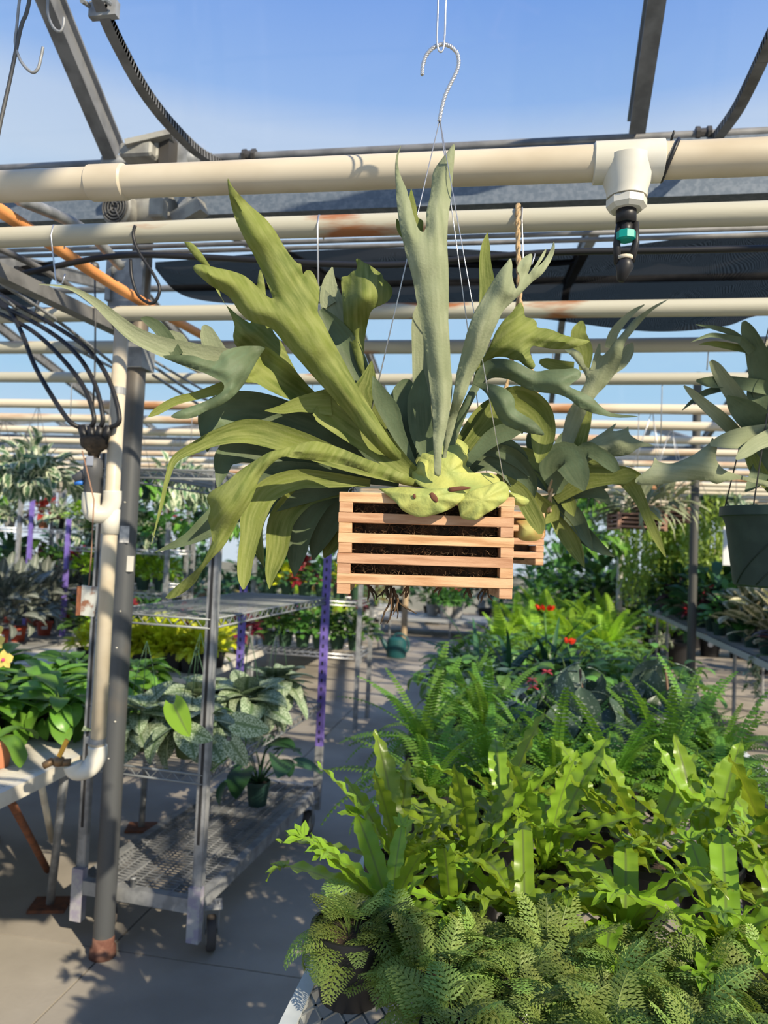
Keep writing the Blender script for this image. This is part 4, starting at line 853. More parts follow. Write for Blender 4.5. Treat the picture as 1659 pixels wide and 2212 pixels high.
bluel = [leaf_mesh('leaf', m_blue, .10, .065, 'oval', .15, .8, 7, 4, pet=.07), leaf_mesh('leaf', m_blue, .085, .06, 'oval', .15, 1.2, 7, 4, pet=.08)]
clivia = [leaf_mesh('leaf', m_dkveg, .42, .045, 'long', .3, 1.0, 12, 2), leaf_mesh('leaf', m_dkveg, .36, .04, 'long', .3, 1.5, 12, 2), leaf_mesh('leaf', m_dkveg, .46, .045, 'long', .3, .6, 12, 2)]
m_bush = leafm('bush_green', (0.12, 0.27, 0.05), trans=.3, tcol=(.3,.5,.06), rnd=.35)
smallg = [leaf_mesh('leaf', m_bush, .07, .045, 'oval', .2, .8, pet=.10), leaf_mesh('leaf', m_bush, .06, .04, 'oval', .2, 1.2, pet=.13)]
prayer = [leaf_mesh('leaf', m_prayer, .13, .065, 'lance', .2, .8, 8, 4, pet=.10), leaf_mesh('leaf', m_prayer, .11, .06, 'lance', .2, 1.2, 8, 4, pet=.12)]

# ---------- fern bench
def bench(name, label, x0, x1, y0, y1, z, frame_m, legs, mesh=True, ribs=False, edge=0.045, rib_m=None):
    t = thing(name, label, 'bench', ((x0+x1)/2, (y0+y1)/2, 0)); ox, oy = (x0+x1)/2, (y0+y1)/2
    X0, X1, Y0, Y1 = x0-ox, x1-ox, y0-oy, y1-oy; zt = z
    for a, c in (((X0,Y0),(X1,Y0)), ((X0,Y1),(X1,Y1)), ((X0,Y0),(X0,Y1)), ((X1,Y0),(X1,Y1))):
        obj('edge_rail', MB().bar((a[0],a[1],zt-edge/2), (c[0],c[1],zt-edge/2), 0.03, edge), frame_m, t, False)
    b = MB()
    if mesh:
        sp = 0.044; W_, L_ = X1-X0, Y1-Y0; n_ = int((W_+L_*0.62)/sp)+1
        for sgn in (-1, 1):
            for k in range(-1, n_):
                # strand: x = X0 + k*sp - 0.62*(y-Y0)  (and mirrored)
                c0 = k*sp; ya = max(0, (c0-W_)/0.62); yb = min(L_, c0/0.62)
                if yb <= ya: continue
                xa, xb = c0-0.62*ya, c0-0.62*yb
                if sgn < 0: xa, xb = W_-xa, W_-xb
                b.bar((X0+xa, Y0+ya, zt-0.006), (X0+xb, Y0+yb, zt-0.006), 0.0045, 0.004)
        obj('expanded_mesh_top', b, shelf_m, t, False, kind='stuff')
    elif ribs:
        k = 0; yy = Y0+0.02; n_ = 0
        while yy < Y1-0.01:
            b.bar((X0+0.01, yy, zt-0.006), (X1-0.01, yy, zt-0.006), 0.009, 0.01); yy += 0.019
        obj('ribbed_top', b, rib_m or frame_m, t, False, kind='stuff')
        obj('top_pan', MB().box((0, 0, zt-0.02), (X1-X0-0.03, Y1-Y0-0.03, 0.006)), mat('dark_pan', (0.16, 0.15, 0.13), 0.8), t, False)  # flat grey-brown sheet under the ribs
    else:
        obj('top_board', MB().box((0, 0, zt-0.015), (X1-X0, Y1-Y0, 0.03)), frame_m, t, False)
    for lx, ly in legs:
        l_ = autosmooth(obj('leg', MB().lathe([(0.014, 0.0), (0.014, z-edge)], 10, (lx-ox, ly-oy, 0)), galv, t)); 
    return t
white_fr = mat('white_frame', (0.62, 0.66, 0.66), 0.5, 0, (0.50, 0.54, 0.55), 12)
cream_fr = mat('cream_frame', (0.66, 0.63, 0.54), 0.55, 0, (0.52, 0.48, 0.40), 8)
alu = mat('aluminium', (0.42, 0.43, 0.43), 0.5, 0.3)
BX0, BX1, BZ = -0.365, 1.02, 0.65
bench('mesh_bench', 'white-framed bench with an expanded mesh top under the lacy ferns', BX0, BX1, 0.85, 3.65, BZ, white_fr, [(x, y) for x in (-0.3, 0.95) for y in (0.95, 2.2, 3.55)])
bench('mesh_bench', 'bench hidden under the begonias and leafy pots', BX0, BX1, 3.68, 6.4, BZ, galv_dk, [(x, y) for x in (-0.3, 0.95) for y in (3.8, 6.3)], mesh=False)
bench('mesh_bench', 'bench hidden under the lime-green ferns', BX0+.1, BX1+.12, 6.44, 9.4, BZ, galv_dk, [(x, y) for x in (-0.2, 1.05) for y in (6.6, 9.3)], mesh=False)
G = lambda px, py, z: (lambda p: (p.x, p.y))(onz(px, py, z))
# lacy rabbit's-foot ferns
P4 = (0.055, 0.10, p_blk); P6 = (0.078, 0.13, p_blk)
lab = {0: 'lacy fern in a black pot at the open mesh corner of the bench', 7: 'lacy fern with straw-coloured dead stalks at the bench edge'}
i = 0; fx0, fy0 = G(768, 2140, 0.655)
for r, (yy, xs_) in enumerate(((1.33, (-0.245, -0.10, 0.04, 0.17, 0.30, 0.43, 0.55)), (1.44, (-0.19, -0.05, 0.09, 0.22, 0.35, 0.47)), (1.21, (-0.06, 0.06, 0.18, 0.30, 0.42)))):
    for x in xs_:
        if i == 0: x, yy_ = fx0, fy0
        else: yy_ = yy
        plant('lacy_fern', lab.get(i, 'lacy small fern in a black pot packed at the front of the bench'), 'fern', (x+rs.uniform(-.012,.012), yy_+rs.uniform(-.015,.015), BZ), lacy, 46, (-0.45, 1.25), (.6, 1.05), P6 if i in (0,) else P4, 'lacy ferns at the bench front', 'frond', 0.045, rs, 0.01)
        i += 1
pl = thing('plant_label', 'white printed plant tag standing among the lacy ferns', 'tag', (0.045, 1.235, BZ+0.07)); pl.rotation_euler = (-0.5, 0, 0.3)
obj('card', MB().box((0, 0, 0.02), (0.05, 0.002, 0.05)), label_m, pl, False)
b = MB()
for k in range(14): b.box((-0.02+0.003*k, -0.0012, 0.026), (0.0010+0.0006*(k % 3), 0.0008, 0.018))
obj('barcode', b, black, pl, False, kind='stuff')
# bird's-nest ferns
for k, (px, py, n_, s) in enumerate(((845, 1955, 14, 1.0), (975, 1945, 11, .9), (1135, 1985, 12, .95), (1350, 1995, 15, 1.1), (1572, 2025, 16, 1.15), (1700, 1990, 12, 1.0))):
    x, y = G(px, py, 0.76); plant('crested_birds_nest_fern', ['bright crested bird\'s-nest fern nearest the wire cart on the bench', 'crested bird\'s-nest fern with frilled forked tips behind the lacy ferns'][k > 0], 'fern', (x, y, BZ), nest_c, n_, (0.2, 1.35), (.85*s, 1.2*s), P4, 'crested bird\'s-nest ferns', 'frond', 0.012, rs)
for k, (px, py, n_, s) in enumerate(((862, 1850, 11, .92), (1020, 1850, 11, .95), (1180, 1855, 12, 1.05), (1390, 1845, 11, .95), (1530, 1850, 12, 1.0), (1665, 1850, 12, 1.05), (1080, 1760, 10, 1.05), (1290, 1765, 10, .9))):
    x, y = G(px, py, 0.79); plant('birds_nest_fern', ['wavy bird\'s-nest fern leaning over the aisle edge of the bench', 'wavy bird\'s-nest fern with long glossy fronds standing mid-bench'][k > 0], 'fern', (x, y, BZ), nest_w, n_+1, (0.42, 1.4), (.8*s, 1.15*s), P6, 'wavy bird\'s-nest ferns', 'frond', 0.012, rs)
# Boston ferns
for k, (px, py, s) in enumerate(((925, 1690, .9), (1060, 1660, .9), (1200, 1665, .85), (1330, 1670, .85), (1440, 1660, .9), (1560, 1690, .95), (915, 1585, .95), (1050, 1560, .9), (1390, 1575, .8), (1500, 1600, .9), (1010, 1520, .8), (1130, 1600, .75), (1250, 1610, .75), (1460, 1545, .7), (1560, 1625, .8))):
    x, y = G(px, py, 0.80); plant('boston_fern', ['feathery sword fern reaching out over the aisle', 'feathery sword fern packed behind the bird\'s-nest ferns'][k not in (0, 6)], 'fern', (x, y, BZ), bost, 40, (-0.05, 1.4), (.75*s, 1.15*s), P6, 'sword ferns on the bench', 'frond', 0.03, rs)
# begonias, clivias, calatheas
for k, (px, py) in enumerate(((1255, 1590), (1440, 1570))):
    x, y = G(px, py, 0.80); t = plant('angel_wing_begonia', ['speckled angel-wing begonia with a downturned leaf on a red stalk', 'speckled angel-wing begonia with a yellowing leaf'][k], 'begonia', (x, y, BZ), wing, 18, (-0.5, 0.9), (1.1, 1.5), P6, None, 'leaf', 0.03, rs, -0.34)
    obj('stem', MB().tube([(0,0,0.1), (0.01,0,0.22), (-0.01,0.01,0.40)], 0.006, 6).tube([(0.02,0,0.1), (0.05,-0.03,0.25)], 0.005, 6), mat('brown_stalk', (0.15, 0.085, 0.05), 0.6), t)
for k, (px, py) in enumerate(((1000, 1500), (1120, 1530), (1180, 1545), (1395, 1535), (1330, 1500), (1040, 1470))):
    x, y = G(px, py, 0.80); plant('calathea', 'blue-green veined foliage plant between sword ferns and begonias', 'foliage plant', (x, y, BZ), bluel, 40, (-0.2, 1.25), (1.1, 1.7), P4, 'blue-green foliage plants', 'leaf', 0.03, rs)
for k, (px, py) in enumerate(((1185, 1440), (1095, 1450), (1030, 1440), (1245, 1450))):
    x, y = G(px, py, 0.80); t = plant('clivia', ['clivia with strap leaves under a scarlet flower head', 'strap-leaved clivia without a flower', 'strap-leaved clivia without a flower', 'clivia with strap leaves and a small red bloom'][k], 'clivia', (x, y, BZ), clivia, 16, (0.3, 1.3), (.8, 1.1), P6, 'strap-leaved clivias' if k in (1, 2) else None, 'leaf', 0.012, rs)
    if k in (0, 3):
        fp = at(1176, 1322, (Vector((x, y, 1.1))-CAM).dot(FWD)) if k == 0 else at(1226, 1392, (Vector((x, y, 1.0))-CAM).dot(FWD)); lo = fp-t.location
        obj('flower_stalk', MB().tube([(0,0,0.12), (lo.x*0.5, lo.y*0.5, lo.z*0.6), lo], 0.006, 6), m_mid, t)
        for q in range(7 if k == 0 else 3):
            b = MB(); a = q*0.9; M = Matrix.Translation(lo+Vector((math.cos(a), math.sin(a), 0.4))*(0.028 if k == 0 else 0.012)) @ Matrix.Rotation(a-math.pi/2, 4, 'Z') @ Matrix.Rotation(0.7, 4, 'X')
            for pq in range(5): leaf_geo(b, 0.045, 0.02, 'lance', .3, .5, 4, 2, M=M @ Matrix.Rotation(pq*1.256, 4, 'Y') @ Matrix.Rotation(0.45, 4, 'X'))
            obj('flower', b, m_flred, t)
x, y = G(1160, 1500, 0.85); t = thing('pink_flower_spike', 'small crimson flower clusters poking up among the sword ferns', 'flower', (x, y, BZ))
pm, so = pot_of(P4); put('pot', pm, t)
for px, py in ((1150, 1470), (1152, 1485), (1182, 1452), (1120, 1553)):
    fp = at(px, py, (Vector((x, y, .95))-CAM).dot(FWD))-t.location; b = MB(); obj('stalk', MB().tube([(0,0,0.1), fp], 0.003, 5), m_mid, t)
    for q in range(6): leaf_geo(b, 0.03, 0.02, 'oval', .3, .5, 3, 2, M=Matrix.Translation(fp) @ Matrix.Rotation(q*1.05, 4, 'Z') @ Matrix.Rotation(0.6*(q % 2), 4, 'X'))
    obj('flower', b, m_flpink, t)
for k, (px, py) in enumerate(((1025, 1420), (1075, 1410), (1330, 1420), (1380, 1440), (1420, 1470), (1300, 1450), (1350, 1475), (990, 1450), (1060, 1480), (1150, 1400), (1240, 1410), (1460, 1500), (1220, 1480))):
    x, y = G(px, py, 0.80); plant('leafy_pot_plant', 'bushy small-leaved green plant crowded along the bench', 'foliage plant', (x, y, BZ), smallg, 56, (-0.3, 1.35), (1.1, 1.7), P4, 'bushy green bench plants', 'leaf', 0.06, rs)
for k, (px, py) in enumerate(((1085, 1385), (1160, 1375), (1240, 1375), (1310, 1385), (1120, 1345), (1200, 1340), (1275, 1340), (1330, 1355), (1160, 1315), (1235, 1312), (1300, 1320))):
    x, y = G(px, py, 0.80); plant('lime_fern', 'sunlit lime-green fern massed toward the far end of the bench', 'fern', (x, y, BZ), limef, 44, (-0.1, 1.4), (.85, 1.35), P4, 'lime-green ferns', 'frond', 0.05, rs)

# ------------------------------------------------------------------ wire cart
crz = math.radians(-4.0); CP = Vector((-1.545, 2.575, 0)); CW, CLn = 0.475, 1.30
purple = mat('purple_paint', (0.17, 0.12, 0.44), 0.5, 0, (0.22, 0.16, 0.50), 20)
cart = thing('wire_cart', 'galvanised rolling wire cart with purple rear posts beside the column', 'cart', CP, crz)
def post(x, y, zb, zt, m, mat2=None, zsplit=0.7):
    def seg(z0, z1, mm, nm):
        b = MB(); w_ = 0.034
        sx = 1 if x > 0.2 else -1
        b.box((x, y, (z0+z1)/2), (w_, 0.004, z1-z0)).box((x+sx*w_/2, y+0.012, (z0+z1)/2), (0.004, 0.028, z1-z0)).box((x-sx*w_/2, y+0.008, (z0+z1)/2), (0.004, 0.02, z1-z0))
        return obj(nm, b, mm, cart, False)
    if mat2: seg(zb, zsplit, m, 'post_sleeve'); p = seg(zsplit, zt, mat2, 'post')
    else: p = seg(zb, zt, m, 'post')
    z = zsplit+0.03 if mat2 else 0.4; 
    b = MB()
    while z < zt-0.02: b.box((x, y-0.0026, z), (0.010, 0.0015, 0.020)); z += 0.045
    if mat2: obj('post_slots', b, black_sat, p, False, kind='stuff')
    else: obj('post_groove', MB().box((x-0.003, y-0.0026, (0.4+zt)/2), (0.011, 0.0015, zt-0.4)), black_sat, p, False)
for x in (0.0, CW): post(x, 0.0, 0.09, 1.80, galv)
for x in (0.0, CW): post(x, CLn, 0.09, 1.62, galv, purple, 0.42)
# deck
DZ = 0.19; fr = MB()
for a, c in (((0,0),(CW,0)), ((0,CLn),(CW,CLn)), ((0,0),(0,CLn)), ((CW,0),(CW,CLn))): obj('deck_rail', MB().bar((*a, DZ), (*c, DZ), 0.035, 0.05), galv, cart, False)
for x in (0.12, 0.34): obj('deck_support', MB().bar((x,0,DZ-0.005), (x,CLn,DZ-0.005), 0.03, 0.02), galv, cart, False)
b = MB()
for k in range(1, 62): b.bar((0, CLn*k/62, DZ+0.020), (CW, CLn*k/62, DZ+0.020), 0.004, 0.004)
for k in range(1, 9): b.bar((CW*k/9, 0, DZ+0.024), (CW*k/9, CLn, DZ+0.024), 0.004, 0.004)
obj('deck_wires', b, galv, cart, False, kind='stuff')
for x in (0.0, CW): obj('corner_casting', MB().box((x, -0.004, 0.16), (0.046, 0.03, 0.19)), mat('scuffed_casting', (0.30, 0.28, 0.36), 0.6, 0.1, (0.40, 0.40, 0.41), 30), cart, False)
obj('bolt', MB().lathe([(0.010,0),(0.008,0.03),(0.012,0.03),(0.012,0.036)], 10, (0.22, 0, DZ+0.024)), galv, cart)
tyre = mat('tyre_rubber', (0.07, 0.06, 0.055), 0.8); hub_m = mat('wheel_hub', (0.34, 0.31, 0.27), 0.6)
for (x, y, a) in ((0.50, 0.08, 0.5), (0.06, 0.10, 0.9), (0.47, CLn-0.10, 0.0), (0.02, CLn-0.1, 0.0)):
    R_ = Matrix.Rotation(a, 3, 'Z') @ Matrix.Rotation(math.pi/2, 3, 'Y'); c = (x, y, 0.06)
    w_ = autosmooth(obj('caster_wheel', MB().lathe([(0.040,-0.016),(0.056,-0.016),(0.060,-0.010),(0.060,0.010),(0.056,0.016),(0.040,0.016)], 22, c, R_), tyre, cart))
    obj('hub', MB().lathe([(0.010,-0.024),(0.012,-0.018),(0.040,-0.017),(0.040,0.017),(0.012,0.018),(0.010,0.024)], 18, c, R_), hub_m, w_)
    M4 = Matrix.Rotation(a, 3, 'Z'); b = MB()
    for s in (-1, 1): b.bar(Vector(c)+M4 @ Vector((s*0.024, 0, 0)), Vector((c[0], c[1], DZ-0.02))+M4 @ Vector((s*0.024, 0, 0)), 0.03, 0.004, M4 @ Vector((1,0,0)))
    b.box((c[0], c[1], DZ-0.03), (0.07, 0.07, 0.008), a); obj('caster_fork', b, galv, cart, False, kind='stuff')
for zz, front in ((0.645, 1), (1.20, 1), (1.74, 1)):
    sf = MB()
    for dz in (0.0, -0.032):
        for a, c in (((0,0),(CW,0)), ((0,CLn),(CW,CLn)), ((0,0),(0,CLn)), ((CW,0),(CW,CLn))): sf.tube([(*a, zz+dz), (*c, zz+dz)], 0.0045, 6)
    s_ = obj('wire_shelf', sf, shelf_m, cart)
    b = MB()
    def zig(a, c, n_):
        a, c = Vector(a), Vector(c)
        P = [a+(c-a)*(k/n_)+Vector((0,0,(-0.032 if k % 2 else 0))) for k in range(n_+1)]; b.tube(P, 0.003, 4)
    zig((0,0,zz), (CW,0,zz), 16); zig((0,CLn,zz), (CW,CLn,zz), 16); zig((0,0,zz), (0,CLn,zz), 44); zig((CW,0,zz), (CW,CLn,zz), 44)
    for k in range(1, 40): b.tube([(0, CLn*k/40, zz+0.003), (CW, CLn*k/40, zz+0.003)], 0.0013, 4)
    for k in (1, 2, 3): b.tube([(CW*k/4, 0, zz-0.002), (CW*k/4, CLn, zz-0.002)], 0.003, 4)
    obj('shelf_wires', b, shelf_m, s_, kind='stuff')
def cartpt(x, y, z): return CP + Matrix.Rotation(crz, 3, 'Z') @ Vector((x, y, z))
SH = 0.652
PO = (0.075, 0.115, p_olive); PG = (0.06, 0.10, p_dgrn)
slabs = ['silvery satin pothos in an olive pot trailing leaves below the cart shelf', 'silvery satin pothos in an olive pot at the column end of the shelf', 'silvery satin pothos in an olive pot behind the front pots on the shelf', 'small satin pothos in an olive pot at the aisle side of the shelf', 'satin pothos in an olive pot at the purple-post end of the shelf']
for k, (x, y) in enumerate(((0.33, 0.18), (0.10, 0.20), (0.15, 0.55), (0.36, 0.60), (0.33, 1.02))):
    p = cartpt(x, y, SH); t = plant('satin_pothos', slabs[k], 'pothos', p, satin, 40, (-0.35, 1.45), (.8, 1.2), PO, None, 'leaf', 0.055, rs, 0.0)
    if k == 0: trailer = t
    for q in range(3):
        a = q*2.1; obj('pot_hanger', MB().tube([(0.073*math.cos(a), 0.073*math.sin(a), 0.11), (0.03*math.cos(a), 0.03*math.sin(a), 0.33), (0, 0, 0.42)], 0.0018, 4), p_grn, t)
# trailing vine with three big leaves
t = trailer; p = t.location.copy()
V_ = [p+Vector((0.03,-0.04,0.11)), at(480, 1530, 2.62), at(520, 1560, 2.56), at(530, 1610, 2.54), at(500, 1630, 2.55), at(455, 1665, 2.57)]; b = MB().tube(sm([v-p for v in V_], 6), 0.003, 5); obj('stem', b, m_mid, t)
def big_leaf(px, py, d, L_, az, roll, m): 
    M = Matrix.Translation(at(px, py, d)-p) @ Matrix((RGT, UPV, -FWD)).transposed().to_4x4() @ Matrix.Rotation(roll, 4, 'Z') @ Matrix.Rotation(az, 4, 'X')
    put('leaf', leaf_mesh('leaf', m, L_, L_*0.86, 'heart', .15, .3, 9, 6), t, M)
big_leaf(508, 1560, 2.53, .125, .3, -1.75, m_satin); big_leaf(498, 1600, 2.54, .105, .3, -2.5, m_satin); big_leaf(375, 1520, 2.5, .125, .4, -2.6, m_nest); big_leaf(405, 1575, 2.52, .10, .3, -1.9, m_satin)
# philodendron on the deck
p = cartpt(0.30, 0.93, DZ+0.027); plant('philodendron', 'dark heart-leaved philodendron in a green pot on the cart deck', 'philodendron', p, philo, 15, (0.25, 1.4), (1.1, 1.55), (0.058, 0.115, p_dgrn), None, 'leaf', 0.015, rs)
# more pots hanging from / standing on the upper shelves
p = onz(330, 1320, 1.0)

# ------------------------------------------------------------------ left bench with pothos and orchid
LB = bench('ribbed_bench', 'cream bench with a ribbed top and rust-footed legs beside the column', -3.4, -1.60, 1.2, 3.75, 0.655, cream_fr, [], mesh=False, ribs=True, edge=0.05)
ox, oy = -2.5, 2.475
rust = mat('rust_plate', (0.20, 0.075, 0.035), 0.9, 0, (0.12, 0.05, 0.03), 40)
for (fx, fy, tx, ty) in ((-1.776, 2.753, -1.66, 2.62), (-1.823, 3.575, -1.80, 3.55), (-2.45, 3.2, -2.45, 3.2)):
    l_ = obj('leg', MB().tube([(fx-ox, fy-oy, 0.012), ((fx+tx)/2-ox, (fy+ty)/2-oy, 0.30), (tx-ox, ty-oy, 0.61)], [0.016, 0.016, 0.0165], 10), galv, LB)
    obj('foot_plate', MB().box((fx-ox, fy-oy, 0.006), (0.14, 0.12, 0.012), 0.3), rust, l_, False)
def brace(pa, pb, m, r=0.013): obj('brace', MB().tube([pa-Vector((ox,oy,0)), pb-Vector((ox,oy,0))], r, 8), m, LB)
brace(onz(20, 1725, 0.60), onz(103, 1880, 0.13), rust); brace(onz(48, 1705, 0.60)+Vector((0,.1,0)), onz(112, 1815, 0.22), cream_fr)
brace(onz(255, 1640, 0.55)+Vector((0,.3,0)), onz(300, 1690, .4)+Vector((0,0.2,0)), cream_fr)
PB6 = (0.075, 0.12, p_blk)
for k, (x, y) in enumerate(((-1.80, 2.78), (-2.02, 2.62), (-1.98, 2.95), (-2.25, 2.80), (-1.82, 3.15), (-2.15, 3.20), (-2.42, 3.10), (-2.50, 2.7), (-1.85, 3.5), (-2.2, 3.5), (-2.6, 3.45))):
    plant('golden_pothos', ['golden pothos in a black pot at the bench corner by the brass valve', 'bushy golden pothos crowded on the ribbed bench'][k > 0], 'pothos', (x, y, 0.655), poth, 46, (-0.5, 1.35), (1.0, 1.6), PB6, 'golden pothos on the ribbed bench' if k else None, 'leaf', 0.06, rs)
# orchid
p = onz(-6, 1655, 0.655); t = thing('orchid', 'yellow moth orchid in a clay pot at the end of the ribbed bench', 'orchid', (p.x, p.y, 0.655))
pm, so = pot_of((0.05, 0.10, p_tan)); put('pot', pm, t); put('soil', so, t)
ol = leaf_mesh('leaf', m_poth, .17, .062, 'strap', .25, 1.7, 10, 4)
for az, e in ((-1.9, 0.35), (1.3, 0.4), (-0.4, 0.7), (2.8, 0.5)): put('leaf', ol, t, Matrix.Translation((0,0,0.1)) @ Matrix.Rotation(az, 4, 'Z') @ Matrix.Rotation(e, 4, 'X'))
dO = (Vector((p.x, p.y, .9))-CAM).dot(FWD)
obj('flower_stalk', MB().tube(sm([(0,0,.1), at(-20,1520,dO)-t.location, at(-16,1440,dO)-t.location, at(8,1420,dO)-t.location], 5), 0.003, 5), m_mid, t)
for px, py, s in ((8, 1425, 1.0), (-8, 1385, .9), (-30, 1440, 1.0), (-5, 1360, .6)):
    M = Matrix.Translation(at(px, py, dO-0.02)-t.location) @ Matrix((RGT, UPV, -FWD)).transposed().to_4x4(); b = MB()
    for q in range(5): leaf_geo(b, .036*s, (.036 if q in (1, 4) else .024)*s, 'oval', .1, .3, 4, 4, M=M @ Matrix.Rotation(q*1.2566, 4, 'Z') @ Matrix.Rotation(0.15, 4, 'X'))
    f_ = obj('flower', b, m_orch, t); obj('lip', MB().lathe([(.002,0),(.007*s,.004),(.004*s,.010),(.001,.012)], 8, M.translation, M.to_3x3()), m_lip, f_)

# ------------------------------------------------------------------ irrigation riser by the column
rp_ = at(229, 1300, 2.40); rx, ry = rp_.x, rp_.y
t = thing('irrigation_riser', 'cream PVC riser with a grey valve and brass tap strapped beside the column', 'pipe', (rx, ry, 0))
Rz = lambda px, py: (CAM+ray(px, py)*((ry)/ray(px, py).y)).z
ze = Rz(205, 1655); zt_ = Rz(262, 700); zmid = Rz(240, 1120)
obj('riser_pipe', MB().tube([(0,0,ze+0.05), (0,0,zt_)], 0.0235, 18), pvc, t)
obj('collar', MB().tube([(0,0,zmid-0.05), (0,0,zmid+0.03)], 0.028, 16), pvc_w, t)
obj('clamp_band', MB().lathe([(0.0255,-0.008),(0.0255,0.008)], 16, (0,0,Rz(209,1600))).box((-0.03,0,Rz(209,1600)), (0.02,0.012,0.02)), galv, t, False)
obj('clamp_band', MB().lathe([(0.0245,-0.012),(0.0245,0.012)], 16, (0,0,Rz(258,845))), galv, t, False)
obj('elbow', MB().tube(sm([(0,0,ze+0.065), (0,0,ze+0.03), (-0.02,-0.01,ze-0.005), (-0.05,-0.03,ze-0.01), (-0.062,-0.035,ze+0.012)], 5), 0.030, 16), pvc_w, t)
v_ = Vector((-0.062,-0.045,ze+0.02)); brass = mat('aged_brass', (0.20, 0.13, 0.07), 0.5, 0.6)
tp = obj('brass_tap', MB().tube([v_, v_+Vector((-0.035,-0.02,0))], 0.012, 10).lathe([(0.016,-0.012),(0.016,0.012)], 8, v_+Vector((-0.03,-0.02,0.005))).tube([v_+Vector((-0.05,-0.02,0.005)), v_+Vector((-0.075,-0.03,-0.01))], [0.013, 0.011], 10), brass, t)
obj('tap_handle', MB().bar(v_+Vector((-0.03,-0.02,0.02)), v_+Vector((-0.005,-0.02,0.075)), 0.014, 0.006, Vector((0,1,0))), mat('orange_lever', (0.80, 0.40, 0.04), 0.5), tp, False)
# U-bend, valve and manifold in front of the riser
zu = Rz(232, 1100); vx = -0.055; vy = -0.03
obj('u_bend', MB().tube(sm([(vx,vy,zu+0.05), (vx,vy,zu+0.01), (vx+0.015,vy,zu-0.018), (vx+0.045,vy+0.02,zu-0.012), (0,0,zu+0.02), (0,0,zu+0.06)], 6), 0.029, 16), pvc_w, t)
vgr = mat('valve_grey', (0.075, 0.078, 0.085), 0.5); zv = Rz(222, 1035)
va = obj('valve', MB().lathe([(0.022,-0.05),(0.026,-0.045),(0.026,0.0),(0.030,0.005),(0.030,0.06),(0.024,0.065)], 16, (vx,vy,zv)).tube([(vx,vy,zv+0.03), (vx-0.05,vy-0.02,zv-0.01)], [0.018,0.016], 12), vgr, t)
obj('valve_knob', MB().tube([(vx-0.02,vy-0.02,Rz(200,1046)), (vx-0.045,vy-0.025,Rz(195,1047))], 0.007, 8), mat('blue_knob', (0.03, 0.16, 0.55), 0.5), va)
obj('valve_sticker', MB().box((vx+0.006,vy-0.031,Rz(222,1000)), (0.024,0.002,0.030)), mat('grey_sticker', (0.30, 0.33, 0.40), 0.6), va, False)
zm = Rz(215, 960); mud = mat('dried_mud', (0.10, 0.07, 0.045), 0.95, 0, (0.05, 0.04, 0.03), 40, bump=.8, bscale=70)
mf = obj('manifold', MB().lathe([(0.016,-0.05),(0.020,-0.03),(0.042,-0.012),(0.046,0.010),(0.034,0.022),(0.01,0.024)], 14, (vx,vy,zm)), mud, t)
for k, dx_ in enumerate((-0.042, -0.012, 0.018, 0.045)): obj('barb', MB().tube([(vx+dx_*0.7,vy,zm+0.0), (vx+dx_*1.15,vy-0.005,zm+0.055)], 0.013, 10), black, mf)
hp = [[(-0.050, (150, 910), (115, 860), (75, 790), (45, 715), (10, 660), (-60, 620))], [(-0.014, (203, 900), (180, 835), (130, 770), (70, 715), (0, 678), (-60, 650))], [(0.021, (222, 900), (205, 830), (165, 765), (100, 712), (0, 660), (-60, 640))], [(0.052, (258, 905), (235, 820), (190, 755), (120, 705), (40, 660), (-60, 600))]]
for k, hh in enumerate(hp):
    dx_, *pts = hh[0]; base = Vector((rx+vx+dx_, ry+vy-0.006, zm+0.05))
    P = [base] + [ony(px, py, ry+vy-0.02+0.03*i) for i, (px, py) in enumerate(pts)]
    tag(obj('black_hose', MB().tube(sm(P, 7), 0.0078, 8), black), 'black hose arching from the muddy manifold up to the beam', 'hose', 'hoses arching from the manifold')
# plate on a string
pp = at(190, 1298, 2.30); s_ = thing('hanging_plate', 'rust-edged metal plate dangling on a brown string by the riser', 'plate', pp)
obj('plate', MB().box((0,0,0), (0.050,0.010,0.092), 0.25, Matrix.Rotation(0.30,3,'Z') @ Matrix.Rotation(0.10,3,'Y')), mat('rusted_white_plate', (0.42, 0.43, 0.40), 0.6, 0, (0.20, 0.09, 0.05), 26, 0.50, 0.60), s_, False)
obj('plate_side', MB().box((-0.022,-0.012,0.0), (0.018,0.006,0.09), 0.9), rust, s_, False)
obj('string', MB().tube([(0,0,0.045), at(197,1200,2.31)-pp, at(203,1080,2.32)-pp, Vector((rx+vx-0.02,ry+vy-0.035,zm-0.03))-pp], 0.0022, 5), mat('brown_string', (0.30, 0.17, 0.11), 0.9), s_)

# ------------------------------------------------------------------ second and third staghorn ferns
def slat_basket(t, corner, rz, W_, D_, levels, lv, sw_, m, tilt_=0.0, fill=True):
    """corner: top of the front-left corner, local to t"""
    M = Matrix.Rotation(rz, 3, 'Z'); c = Vector(corner)
    for i in range(levels):
        for yy in (sw_/2, D_-sw_/2): obj('slat', MB().bbox(c+M @ Vector((W_/2, yy, -lv*(2*i+0.5))), (W_, sw_, lv*0.97), 0.0015, M), m, t, False)
        Ms = M @ Matrix.Rotation(math.pi/2, 3, 'Z')
        for xx in (sw_/2, W_-sw_/2): obj('slat', MB().bbox(c+M @ Vector((xx, D_/2, -lv*(2*i+1.5))), (D_, sw_, lv*0.97), 0.0015, Ms), m, t, False)
    if fill: obj('moss', MB().bbox(c+M @ Vector((W_/2, D_/2, -lv*levels*0.98)), (W_-2*sw_-0.004, D_-2*sw_-0.004, lv*levels*1.7), 0.01, M), moss_m, t)
D2 = 1.68; fr = at(1178, 1108, 1.63); rz2 = YAW+math.radians(14)
Mr = Matrix.Rotation(rz2, 3, 'Z'); W2, Dp2 = 0.21, 0.17
